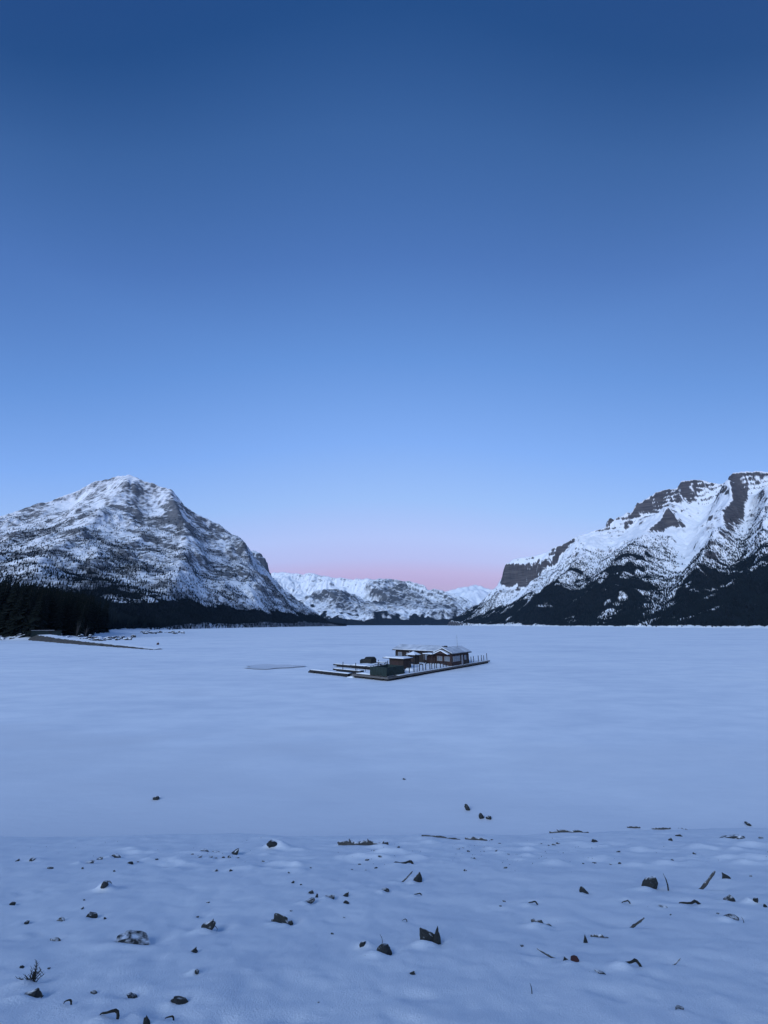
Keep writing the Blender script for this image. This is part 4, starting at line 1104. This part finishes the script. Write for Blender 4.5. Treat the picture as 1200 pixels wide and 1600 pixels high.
t = dthing('broken_dock_section', 0.2, 8.1, 0, 'small broken dock pieces half buried in snow before the finger dock', 'dock')
MB().box(0.0, 1.2, 0.0, 0.5, 0.2, 0.45).build('plank', M['timber'], t); MB().box(0.2, 1.0, 0.62, 0.8, 0.2, 0.6).build('plank', M['timber'], t)
snow_slab('snow_cover', t, -0.5, 2.6, -0.4, 0.9, -0.05, 0.30, 5, 0.2)

def gable(parent, x0, x1, y0, y1, ze, zr, ridge_axis, over, snow=0.22, mat_='trim', gable_mat=None, split=0.5):
    """gable roof slab with its own layer of snow; eave height ze, ridge height zr"""
    X0, X1, Y0, Y1 = x0 - over, x1 + over, y0 - over, y1 + over
    def slabs(z_add, th, inset):
        mb = MB()
        if ridge_axis == 'y':
            xm = X0 + (X1 - X0) * split
            prof = [(X0 + inset, ze + z_add), (xm, zr + z_add), (X1 - inset, ze + z_add)]
            for (xa, za), (xb, zb_) in zip(prof[:-1], prof[1:]):
                mb.raw([(xa, Y0 + inset, za), (xb, Y0 + inset, zb_), (xb, Y1 - inset, zb_), (xa, Y1 - inset, za), (xa, Y0 + inset, za + th), (xb, Y0 + inset, zb_ + th), (xb, Y1 - inset, zb_ + th), (xa, Y1 - inset, za + th)],
                       [(0, 3, 2, 1), (4, 5, 6, 7), (0, 1, 5, 4), (1, 2, 6, 5), (2, 3, 7, 6), (3, 0, 4, 7)])
        else:
            ym = Y0 + (Y1 - Y0) * split
            prof = [(Y0 + inset, ze + z_add), (ym, zr + z_add), (Y1 - inset, ze + z_add)]
            for (ya, za), (yb, zb_) in zip(prof[:-1], prof[1:]):
                mb.raw([(X0 + inset, ya, za), (X1 - inset, ya, za), (X1 - inset, yb, zb_), (X0 + inset, yb, zb_), (X0 + inset, ya, za + th), (X1 - inset, ya, za + th), (X1 - inset, yb, zb_ + th), (X0 + inset, yb, zb_ + th)],
                       [(0, 3, 2, 1), (4, 5, 6, 7), (0, 1, 5, 4), (1, 2, 6, 5), (2, 3, 7, 6), (3, 0, 4, 7)])
        return mb
    rf = slabs(0, 0.16, 0).build('roof', M[mat_], parent)
    slabs(0.163, snow, 0.10).build('snow_cover', M['roof_snow'], rf)
    g = MB()
    if ridge_axis == 'y':
        xm = x0 + (x1 - x0) * split
        for yy, e in ((y0, 0.10), (y1 - 0.10, 0.10)):
            g.raw([(x0, yy, ze - 0.02), (x1, yy, ze - 0.02), (xm, yy, zr - 0.04), (x0, yy + e, ze - 0.02), (x1, yy + e, ze - 0.02), (xm, yy + e, zr - 0.04)], [(0, 1, 2), (3, 5, 4), (0, 3, 4, 1), (1, 4, 5, 2), (2, 5, 3, 0)])
    else:
        ym = y0 + (y1 - y0) * split
        for xx, e in ((x0, 0.10), (x1 - 0.10, 0.10)):
            g.raw([(xx, y0, ze - 0.02), (xx, y1, ze - 0.02), (xx, ym, zr - 0.04), (xx + e, y0, ze - 0.02), (xx + e, y1, ze - 0.02), (xx + e, ym, zr - 0.04)], [(0, 2, 1), (3, 4, 5), (0, 1, 4, 3), (1, 2, 5, 4), (2, 0, 3, 5)])
    g.build('gable_end', M[gable_mat or 'siding'], parent)
    return rf
def log_walls(parent, x0, x1, y0, y1, z0, z1, mat_, course=0.30):
    MB().box(x0 + 0.04, x1 - 0.04, y0 + 0.04, y1 - 0.04, z0, z1).build('wall', M[mat_], parent)
    nlog = int((z1 - z0) / course)
    for k in range(nlog):
        za = z0 + k * course + 0.02; zb_ = za + course - 0.04
        MB().box(x0, x0 + 0.037, y0, y1, za, zb_).build('siding_board', M[mat_], parent)
        MB().box(x0 + 0.04, x1, y0, y0 + 0.037, za, zb_).build('siding_board', M[mat_], parent)
def window(parent, face, u0, u1, z0, z1, plane, panes=1, frame_mat='white'):
    """face 'x': in the wall at x = plane looking toward -x, spans y; face 'y': at y = plane looking toward -y, spans x"""
    fr = MB(); w = 0.07
    def bx(mb, a0, a1, za, zb_, d0, d1):
        if face == 'x': mb.box(plane - d1, plane - d0, a0, a1, za, zb_)
        else: mb.box(a0, a1, plane - d1, plane - d0, za, zb_)
    bx(fr, u0 - w, u0, z0 - w, z1 + w, 0.003, 0.07); bx(fr, u1, u1 + w, z0 - w, z1 + w, 0.003, 0.07)
    bx(fr, u0, u1, z1, z1 + w, 0.003, 0.07); bx(fr, u0, u1, z0 - w, z0, 0.003, 0.09)
    step_ = (u1 - u0) / panes
    for k in range(1, panes): bx(fr, u0 + k * step_ - 0.04, u0 + k * step_ + 0.04, z0, z1, 0.003, 0.065)
    f = fr.build('window', M[frame_mat], parent)
    for k in range(panes):
        g = MB(); bx(g, u0 + k * step_ + (0.04 if k else 0), u0 + (k + 1) * step_ - (0.04 if k < panes - 1 else 0), z0, z1, 0.004, 0.03); g.build('pane', M['glass'], f)

# long rear boathouse: long side faces the camera along the b axis
t = dthing('long_boathouse', 24, 5, DZ, 'long dark boathouse with a snowy roof at the back of the dock', 'boathouse')
log_walls(t, 0, 5, 0, 11.3, 0.0, 2.55, 'siding')
gable(t, 0, 5, 0, 11.3, 2.55, 3.45, 'y', 0.55)
window(t, 'x', 9.4, 10.4, 1.1, 2.1, 0.0, 1); window(t, 'x', 2.2, 3.2, 0.9, 2.0, 0.0, 1)
MB().box(-0.09, -0.003, 7.1, 8.0, 0.05, 2.15).build('door', M['white'], t)
MB().box(-0.62, -0.50, 6.7, 6.82, 0.0, 2.5).build('porch_post', M['white'], t)
MB().box(-0.06, -0.003, 4.7, 5.6, 0.05, 2.1).build('door', M['trim'], t)
# gabled boathouse at the right edge
t = dthing('gabled_boathouse', 22, 0.1, DZ, 'reddish brown gabled boathouse on the right edge of the dock', 'boathouse')
log_walls(t, 0, 8, 0, 3.9, 0.0, 2.35, 'siding_red')
rf = gable(t, 0, 8, 0, 3.9, 2.35, 3.40, 'x', 0.5)
window(t, 'x', 0.5, 1.6, 1.05, 1.85, 0.0, 2); window(t, 'x', 2.3, 3.4, 1.05, 1.85, 0.0, 2)
window(t, 'y', 0.6, 3.6, 0.95, 1.9, 0.0, 3); window(t, 'y', 5.6, 6.7, 0.95, 1.95, 0.0, 1, 'siding_red')
MB().box(4.35, 5.0, -0.08, -0.003, 0.02, 2.05).build('door', M['white'], t)
MB().box(5.05, 8.0, -0.045, -0.003, 0.0, 0.9).build('wall_panel', M['siding'], t)
pr_ = empty('porch'); pr_.parent = t
bpy.data.objects.remove(pr_)
MB().box(-0.03, 0.34, 3.95, 6.1, 0.0, 1.9).build('porch_wall', M['siding_red'], t)
MB().box(-1.3, -1.15, 5.9, 6.05, 0.0, 2.2).build('porch_post', M['siding_red'], t); MB().box(-1.3, -1.15, 3.9, 4.05, 0.0, 2.2).build('porch_post', M['siding_red'], t)
MB().box(-1.5, 1.2, 3.85, 6.3, 2.2, 2.3).build('porch_roof', M['trim'], t)
MB().box(-1.45, 1.1, 3.9, 6.25, 2.303, 2.45).build('snow_cover', M['snow_cap'], t)
MB().raw([(-1.1, 0.6, 2.42), (-1.1, 3.4, 2.42), (-1.1, 2.0, 3.0), (-0.5, 0.6, 2.42), (-0.5, 3.4, 2.42), (-0.5, 2.0, 3.0)], [(0, 2, 1), (3, 4, 5), (0, 1, 4, 3), (1, 2, 5, 4), (2, 0, 3, 5)]).build('porch_gable', M['siding_red'], t)
MB().raw([(-1.2, 0.3, 2.38), (-1.2, 2.0, 3.08), (-0.1, 2.0, 3.08), (-0.1, 0.3, 2.38), (-1.2, 0.3, 2.55), (-1.2, 2.0, 3.25), (-0.1, 2.0, 3.25), (-0.1, 0.3, 2.55)], [(0, 3, 2, 1), (4, 5, 6, 7), (0, 1, 5, 4), (1, 2, 6, 5), (2, 3, 7, 6), (3, 0, 4, 7)]).build('porch_snow', M['snow_cap'], t)
MB().raw([(-1.2, 3.7, 2.38), (-1.2, 2.003, 3.08), (-0.1, 2.003, 3.08), (-0.1, 3.7, 2.38), (-1.2, 3.7, 2.55), (-1.2, 2.003, 3.25), (-0.1, 2.003, 3.25), (-0.1, 3.7, 2.55)], [(0, 1, 2, 3), (4, 7, 6, 5), (0, 4, 5, 1), (1, 5, 6, 2), (2, 6, 7, 3), (3, 7, 4, 0)]).build('porch_snow', M['snow_cap'], t)
MB().box(1.0, 1.5, 1.7, 2.3, 3.3, 4.0).build('chimney', M['trim'], t)
t = dthing('antenna', 27.6, 1.6, DZ + 3.6, 'thin antenna mast standing on the gabled boathouse roof', 'antenna')
MB().bar((0, 0, -0.3), (0, 0, 2.6), 0.05, 0.025, 6).build('mast', M['metal'], t); MB().bar((-0.35, 0, 2.0), (0.35, 0, 2.0), 0.015, 0.015, 5).build('crossbar', M['metal'], t)
# brown kiosk with flat snowy roof
t = dthing('kiosk', 8.9, 3.2, DZ, 'square brown board kiosk with flat snow-topped roof', 'kiosk')
MB().box(0.04, 2.6, 0.04, 3.3, 0, 2.1).build('wall', M['brown'], t)
for k in range(7):
    MB().box(0, 0.037, 0, 3.34, k * 0.3 + 0.02, k * 0.3 + 0.27).build('siding_board', M['brown'], t)
    MB().box(0.04, 2.64, 0, 0.037, k * 0.3 + 0.02, k * 0.3 + 0.27).build('siding_board', M['brown'], t)
MB().box(-0.05, -0.003, 1.0, 2.6, 0.95, 1.7).build('shutter', M['siding_red'], t)
rf = MB().box(-0.5, 2.9, -0.35, 4.6, 2.103, 2.22).build('roof', M['trim'], t)
snow_slab('snow_cover', rf, -0.45, 2.85, -0.3, 4.55, 2.223, 0.20, 7)
# little booth with a pyramid roof
t = dthing('booth', 17.2, 6.2, DZ, 'small dark booth with a pointed snowy roof behind the kiosk', 'booth')
MB().box(0, 1.7, 0, 1.7, 0, 2.15).build('wall', M['siding'], t)
MB().box(-0.04, -0.003, 0.4, 1.3, 0.9, 1.6).build('hatch', M['brown'], t)
MB().raw([(-0.4, -0.4, 2.15), (2.1, -0.4, 2.15), (2.1, 2.1, 2.15), (-0.4, 2.1, 2.15), (-0.4, -0.4, 2.27), (2.1, -0.4, 2.27), (2.1, 2.1, 2.27), (-0.4, 2.1, 2.27)], [(0, 3, 2, 1), (0, 1, 5, 4), (1, 2, 6, 5), (2, 3, 7, 6), (3, 0, 4, 7), (4, 5, 6, 7)]).build('roof', M['trim'], t)
MB().raw([(-0.36, -0.36, 2.273), (2.06, -0.36, 2.273), (2.06, 2.06, 2.273), (-0.36, 2.06, 2.273), (0.85, 0.85, 2.95)], [(0, 3, 2, 1), (0, 1, 4), (1, 2, 4), (2, 3, 4), (3, 0, 4)]).build('snow_cover', M['snow_cap'], t)
# green board enclosure at the front corner
t = dthing('board_enclosure', 0.6, 0.7, DZ, 'dark green board enclosure at the near corner of the dock', 'enclosure')
for k in range(6): MB().box(0, 0.06, 0.01 + k * 0.62, 0.60 + k * 0.62, 0.05, 1.35).build('board', M['green'], t)
for k in range(8): MB().box(0.07 + k * 0.62, 0.66 + k * 0.62, 0, 0.06, 0.05, 1.35).build('board', M['green'], t)
MB().box(0.07, 5.03, 3.66, 3.72, 0.05, 1.35).build('rear_wall', M['green'], t); MB().box(4.97, 5.03, 0.07, 3.65, 0.05, 1.35).build('end_wall', M['green'], t)
MB().box(-0.03, 0.10, 0.0, 3.7, 1.353, 1.42).build('top_rail', M['green'], t); MB().box(0.103, 5.05, -0.03, 0.10, 1.353, 1.42).build('top_rail', M['green'], t)
snow_slab('snow_fill', t, 0.1, 4.9, 0.1, 3.6, 0.3, 0.35, 9)
# tarpaulin-covered pile at the left of the rear deck
t = dthing('covered_boat', 15.8, 16.2, DZ, 'long pile under black tarpaulin left of the boathouses', 'boat')
rings = []
for q, wv, hv in ((0, 0.55, 0.75), (0.12, 0.95, 0.95), (0.45, 1.1, 1.0), (0.5, 1.1, 1.45), (0.9, 1.0, 1.5), (1.0, 0.9, 1.35)):
    yq = 3.6 * (1 - q)
    rings.append([(-wv, yq, 0.0), (wv, yq, 0.0), (wv * 1.05, yq, hv * 0.75), (wv * 0.6, yq, hv), (-wv * 0.6, yq, hv), (-wv * 1.05, yq, hv * 0.75)])
MB().loft(rings).build('tarpaulin', M['tarp'], t)
MB().box(-1.2, 1.2, 0.5, 0.7, -0.05, 0.15).build('skid', M['timber'], t)
# picnic table
t = dthing('picnic_table', 11.0, 9.3, DZ + 0.1, 'dark snow-topped picnic table left of the brown kiosk', 'table')
MB().box(0, 0.9, 0, 2.2, 0.85, 0.93).build('tabletop', M['timber'], t); MB().box(-0.6, -0.3, 0, 2.2, 0.45, 0.51).build('bench', M['timber'], t); MB().box(1.2, 1.5, 0, 2.2, 0.45, 0.51).build('bench', M['timber'], t)
for yq in (0.25, 1.9):
    for sx in (-1, 1): MB().bar((0.45 + 0.15 * sx, yq, 0.85), (0.45 + 0.75 * sx, yq, -0.1), 0.06, 0.06, 6).build('leg', M['timber'], t)
MB().box(0.05, 0.85, 0.05, 2.15, 0.933, 1.02).build('snow_cover', M['snow_cap'], t)
# hoops, rails and posts along the right edge
hl = ['tall dark boat hoop nearest the kiosk on the right dock edge', 'second dark boat hoop from the kiosk on the right dock edge', 'third dark boat hoop from the kiosk on the right dock edge', 'fourth dark boat hoop from the kiosk on the right dock edge',
      'fifth dark boat hoop from the kiosk on the right dock edge', 'sixth boat hoop, nearest the gabled boathouse']
for k, (a0, hh, wv) in enumerate([(6.9, 1.75, 1.5), (10.2, 1.25, 1.2), (12.4, 1.3, 1.5), (14.6, 1.15, 1.1), (16.4, 1.15, 1.5), (19.0, 1.1, 1.2)]):
    t = dthing('boat_hoop', a0, 0.45, DZ, hl[k], 'hoop', 'hoops along the right dock edge')
    MB().bar((0, 0, -0.1), (0, 0, hh - 0.15), 0.085, 0.085, 7).build('upright', M['trim'], t)
    MB().bar((wv, 0, -0.1), (wv, 0, hh - 0.15), 0.085, 0.085, 7).build('upright', M['trim'], t)
    cb = MB(); pts = [(0.5 * wv - 0.5 * wv * math.cos(q), 0, hh - 0.17 + 0.17 * math.sin(q)) for q in np.linspace(0, math.pi, 9)]
    for p, q in zip(pts[:-1], pts[1:]): cb.bar(p, q, 0.085, 0.085, 7)
    cb.build('crossbar', M['trim'], t)
t = dthing('lamp_post', 9.3, 0.35, DZ, 'tall thin dark lamp post on the right dock edge', 'lamp post')
MB().bar((0, 0, -0.1), (0, 0, 3.0), 0.05, 0.04, 8).build('pole', M['trim'], t); MB().bar((0, 0, 2.98), (-0.35, 0, 3.05), 0.03, 0.03, 6).build('arm', M['trim'], t); MB().box(-0.5, -0.3, -0.07, 0.07, 2.98, 3.06).build('lamp_head', M['trim'], t)
for k, (a0, hh) in enumerate([(31.6, 1.3), (32.9, 1.35), (35.4, 1.35), (37.1, 1.35), (38.4, 1.2), (40.2, 1.6)]):
    t = dthing('mooring_post', a0, 0.4, DZ, ['first thin mooring post right of the gabled boathouse', 'second thin mooring post right of the gabled boathouse', 'third thin mooring post right of the gabled boathouse',
        'fourth thin mooring post right of the gabled boathouse', 'fifth thin mooring post right of the gabled boathouse', 'tallest mooring post at the far right end of the dock'][k], 'post', 'mooring posts at the far dock end')
    MB().bar((0, 0, -0.5), (0, 0, hh), 0.09, 0.08, 8).build('pole', M['trim'], t)
    MB().bar((0, 0, hh + 0.003), (0, 0, hh + 0.06), 0.095, 0.06, 8).build('cap', M['trim'], t)
t = dthing('railing', 1.0, 7.8, DZ, 'thin dark railing across the deck between the enclosure and the finger docks', 'railing')
for k in range(5): MB().bar((2.3 * k, 0, -0.1), (2.3 * k, 0, 1.0), 0.045, 0.045, 6).build('post', M['trim'], t)
MB().bar((0, 0, 1.0), (9.2, 0, 1.0), 0.04, 0.04, 6).build('rail', M['trim'], t)
for a0, b0_, lab in ((5.9, 0.9, 'small dark bollard beside the green enclosure'), (6.3, 1.6, 'second small bollard behind the one beside the enclosure')):
    t = dthing('bollard', a0, b0_, DZ, lab, 'bollard'); MB().bar((0, 0, -0.1), (0, 0, 0.7), 0.13, 0.11, 8).build('post', M['trim'], t)
    MB().bar((0, 0, 0.703), (0, 0, 0.8), 0.15, 0.05, 8).build('snow_cap', M['snow_cap'], t)

# ------------------------------------------------------------------ stones, roots and driftwood on the shore
rs = random.Random(44)
def tube(points, radii, nn=7):
    mb = MB(); rings = []
    for k, p in enumerate(points):
        p = Vector(p); d = (Vector(points[min(k + 1, len(points) - 1)]) - Vector(points[max(k - 1, 0)])).normalized()
        a = d.cross(Vector((0.13, 0.31, 0.94))).normalized() if abs(d.z) < 0.95 else d.orthogonal().normalized(); b_ = d.cross(a)
        ph = [1 + rs.uniform(-0.16, 0.16) for _ in range(nn)]
        rings.append([p + (a * math.cos(2 * math.pi * j / nn) + b_ * math.sin(2 * math.pi * j / nn)) * radii[k] * ph[j] for j in range(nn)])
    return mb.loft(rings)
for i, (x, y, dep, w, h, px, py, wp, hp, kind, label, group) in enumerate(placed):
    on_ice = y > 19.0
    z0 = 0.0 if on_ice else float(shore_surface(x, y))
    f_up = 1.0
    if kind in 'rps' or kind == 'red':
        me = RED if kind == 'red' else rs.choice(RK[kind] if not group else RK[rs.choice('rssp')])
        rz = rs.uniform(-0.5, 0.5) + (math.pi if rs.random() < 0.5 else 0)
        cat = 'pebble' if group else 'stone'
        loc = (x, y + 0.2 * w, z0 - (0.15 if on_ice else 0.36) * h - (0.0 if on_ice else 0.2 * w * SLOPE)); rot = (rs.uniform(-0.2, 0.2), rs.uniform(-0.25, 0.25), rz)
        sc_ = (w * 0.95, w * (0.6 if kind != 'p' else 0.5), h * (0.98 if kind == 'p' else 0.92))
        o = bpy.data.objects.new('pebble' if group else 'stone', me); C.objects.link(o); o.location = loc; o.rotation_euler = rot; o.scale = sc_
    elif kind == 'c':
        o = bpy.data.objects.new('stone', rs.choice(RK['s'])); C.objects.link(o); cat = 'stone'
        xo, yo = x + rs.uniform(-0.25, 0.3) * w, y - 0.16 * w
        o.location = (xo, yo, float(shore_surface(xo, yo)) - 0.25 * h); o.rotation_euler = (0.2, rs.uniform(-0.3, 0.3), rs.uniform(-0.6, 0.6)); o.scale = (0.42 * w, 0.3 * w, 0.6 * h)
    elif kind == 'l':
        n_ = 9; rad = max(h * 0.42, 0.007)
        pts = [((k / (n_ - 1) - 0.5) * w, 0.04 * w * math.sin(3.1 * k / n_ + i), 0) for k in range(n_)]
        pts = [(p[0], p[1], (0.0 if on_ice else float(shore_surface(x + p[0], y + p[1]))) - z0 + rad * (0.35 + 0.5 * math.sin(2.0 * k + i))) for k, p in enumerate(pts)]
        me = tube(pts, [rad * (0.45 + 0.75 * math.sin(math.pi * (k + 0.7) / (n_ + 0.4))) for k in range(n_)], 8)
        if wp > 50:
            o = empty('driftwood_log', (x, y, z0)); me.build('stem', M['drift'], o, True)
            for q in (0.3, 0.62, 0.8):
                p = pts[int(q * n_)]; a = rs.uniform(-1, 1)
                tube([p, (p[0] + 0.05 * w * a, p[1] - 0.03 * w, p[2] + 0.9 * rad), (p[0] + 0.09 * w * a, p[1] - 0.02 * w, p[2] + 1.8 * rad)], [rad * 0.5, rad * 0.35, rad * 0.15], 6).build('stub', M['drift'], o, True)
        else:
            o = me.build('driftwood_stick', M['drift'], None, True); o.location = (x, y, z0)
        cat = 'driftwood'
    elif kind in 'wa':
        n_ = 11; rad = max(0.075 * math.hypot(w, h), 0.005) * (0.5 if kind == 'w' else 0.6)
        sg = -1 if label.startswith('dark curved') else 1
        if kind == 'w':
            pts = [(sg * (k / (n_ - 1) - 0.5) * w, 0.1 * w * (k / n_), -0.25 * h + 0.95 * h * (k / (n_ - 1)) ** 1.3) for k in range(n_)]
            rd = [rad * (1.25 - 0.75 * (k / n_) ** 2) * (0.85 + 0.2 * math.sin(2.1 * k + i)) for k in range(n_)]
        else:
            pts = [((0.5 - 0.5 * math.cos(math.pi * k / (n_ - 1)) - 0.5) * w, 0.1 * w * math.sin(k), -0.30 * h + 0.72 * h * math.sin(math.pi * k / (n_ - 1)) ** 0.9 * (0.7 + 0.4 * k / n_)) for k in range(n_)]
            rd = [rad * (0.35 + 1.2 * k / n_) for k in range(n_)]
        o = tube(pts, rd).build('root' if kind == 'a' else 'driftwood_stick', M['drift'] if kind == 'w' else M['sprig'], None, True); o.location = (x, y, z0); cat = 'root' if kind == 'a' else 'driftwood'
    elif kind == 't':
        rad = max(0.05 * h, 0.004)
        pts = [(0, 0, -0.2 * h), (0.06 * w, 0.02 * w, 0.3 * h), (-0.05 * w, 0, 0.65 * h), (-0.35 * w, 0, h)]
        o = tube(pts, [rad, rad * 0.9, rad * 0.7, rad * 0.3], 6).build('twig', M['sprig'], None, True); o.location = (x, y, z0); cat = 'twig'
    else:
        o = empty('plant_sprig', (x, y, z0))
        for k in range(15):
            a = rs.uniform(-1.4, 1.4); L = h * rs.uniform(0.4, 0.95); bx_ = rs.uniform(-0.18, 0.18) * w
            e = (bx_ + L * math.sin(a) * 0.8, rs.uniform(-0.3, 0.3) * L, L * math.cos(a)); m_ = (bx_ + 0.55 * (e[0] - bx_), 0.5 * e[1], 0.5 * e[2] * 1.1)
            st = tube([(bx_, 0, -0.15 * h), m_, e], [0.035 * h, 0.03 * h, 0.012 * h], 5).build('stem', M['sprig'], o, True)
            lf = MB()
            for q in range(5):
                f_ = 0.35 + 0.16 * q; p = Vector(m_).lerp(Vector(e), (f_ - 0.5) * 2) if f_ > 0.5 else Vector((bx_, 0, -0.15 * h)).lerp(Vector(m_), f_ * 2)
                sd_ = 1 if q % 2 else -1; ll = 0.11 * h
                lf.bar(p, p + Vector((sd_ * ll * 1.5, rs.uniform(-0.5, 0.5) * ll, ll * 1.3)), 0.014 * h, 0.005 * h, 4)
            lf.build('side_twig', M['sprig'], st)
        cat = 'plant'
    tag(o, label, cat, group)

# ------------------------------------------------------------------ thin evening haze
hz = MB().box(-9600, 9600, -1500, 15200, -6.0, 1900).build('haze', [])
hm = bpy.data.materials.new('evening haze'); hm.use_nodes = True
hn, hl_ = hm.node_tree.nodes, hm.node_tree.links
hn.clear(); ho = hn.new('ShaderNodeOutputMaterial'); hv_ = hn.new('ShaderNodeVolumePrincipled')
hv_.inputs['Color'].default_value = (0.45, 0.68, 1.0, 1); hv_.inputs['Density'].default_value = 1.0e-5; hv_.inputs['Anisotropy'].default_value = 0.0
hl_.new(hv_.outputs[0], ho.inputs['Volume'])
hz.data.materials.clear(); hz.data.materials.append(hm)
tag(hz, 'thin bluish evening haze over the lake', 'haze', kind='stuff')

r_ = np.random.default_rng(77); V, Fa = [], []
def crumb(x, y, sz):
    zc = float(shore_surface(x, y)); n0 = len(V)
    q = r_.uniform(0.6, 1.2, 6) * sz; a0 = r_.uniform(0, 6.28)
    V.extend([(x + q[k] * math.cos(a0 + k * 1.571), y + q[k] * 0.7 * math.sin(a0 + k * 1.571), zc + 0.1 * sz) for k in range(4)] + [(x + 0.2 * q[4], y, zc + 0.55 * q[5]), (x, y, zc - 0.5 * sz)])
    Fa.extend([(n0, n0 + 1, n0 + 4), (n0 + 1, n0 + 2, n0 + 4), (n0 + 2, n0 + 3, n0 + 4), (n0 + 3, n0, n0 + 4), (n0 + 1, n0, n0 + 5), (n0 + 2, n0 + 1, n0 + 5), (n0 + 3, n0 + 2, n0 + 5), (n0, n0 + 3, n0 + 5)])
big = [p for p in placed if p[11] is None and p[7] >= 14 and p[1] < 18]
for k in range(330):
    if k < 210:
        px = r_.choice([r_.normal(330, 40), r_.normal(580, 40), r_.normal(740, 45), r_.normal(880, 40), r_.uniform(0, 1200)]); x, y, dep = shore_hit(px, r_.normal(1332, 13))
        sz = r_.uniform(0.004, 0.016) * dep / 8
    else:
        b_ = big[int(r_.integers(len(big)))]; x, y, dep = b_[0] + r_.normal(0, 0.8) * b_[3], b_[1] + r_.normal(0, 0.7) * b_[3], b_[2]; sz = r_.uniform(0.003, 0.010) * max(dep / 8, 0.5)
    if 1.5 < y < 16: crumb(x, y, sz)
o = link_mesh('gravel_crumbs', V, Fa, M['rock'])
tag(o, 'fine dark gravel crumbs sprinkled over the shore snow', 'gravel', kind='stuff')
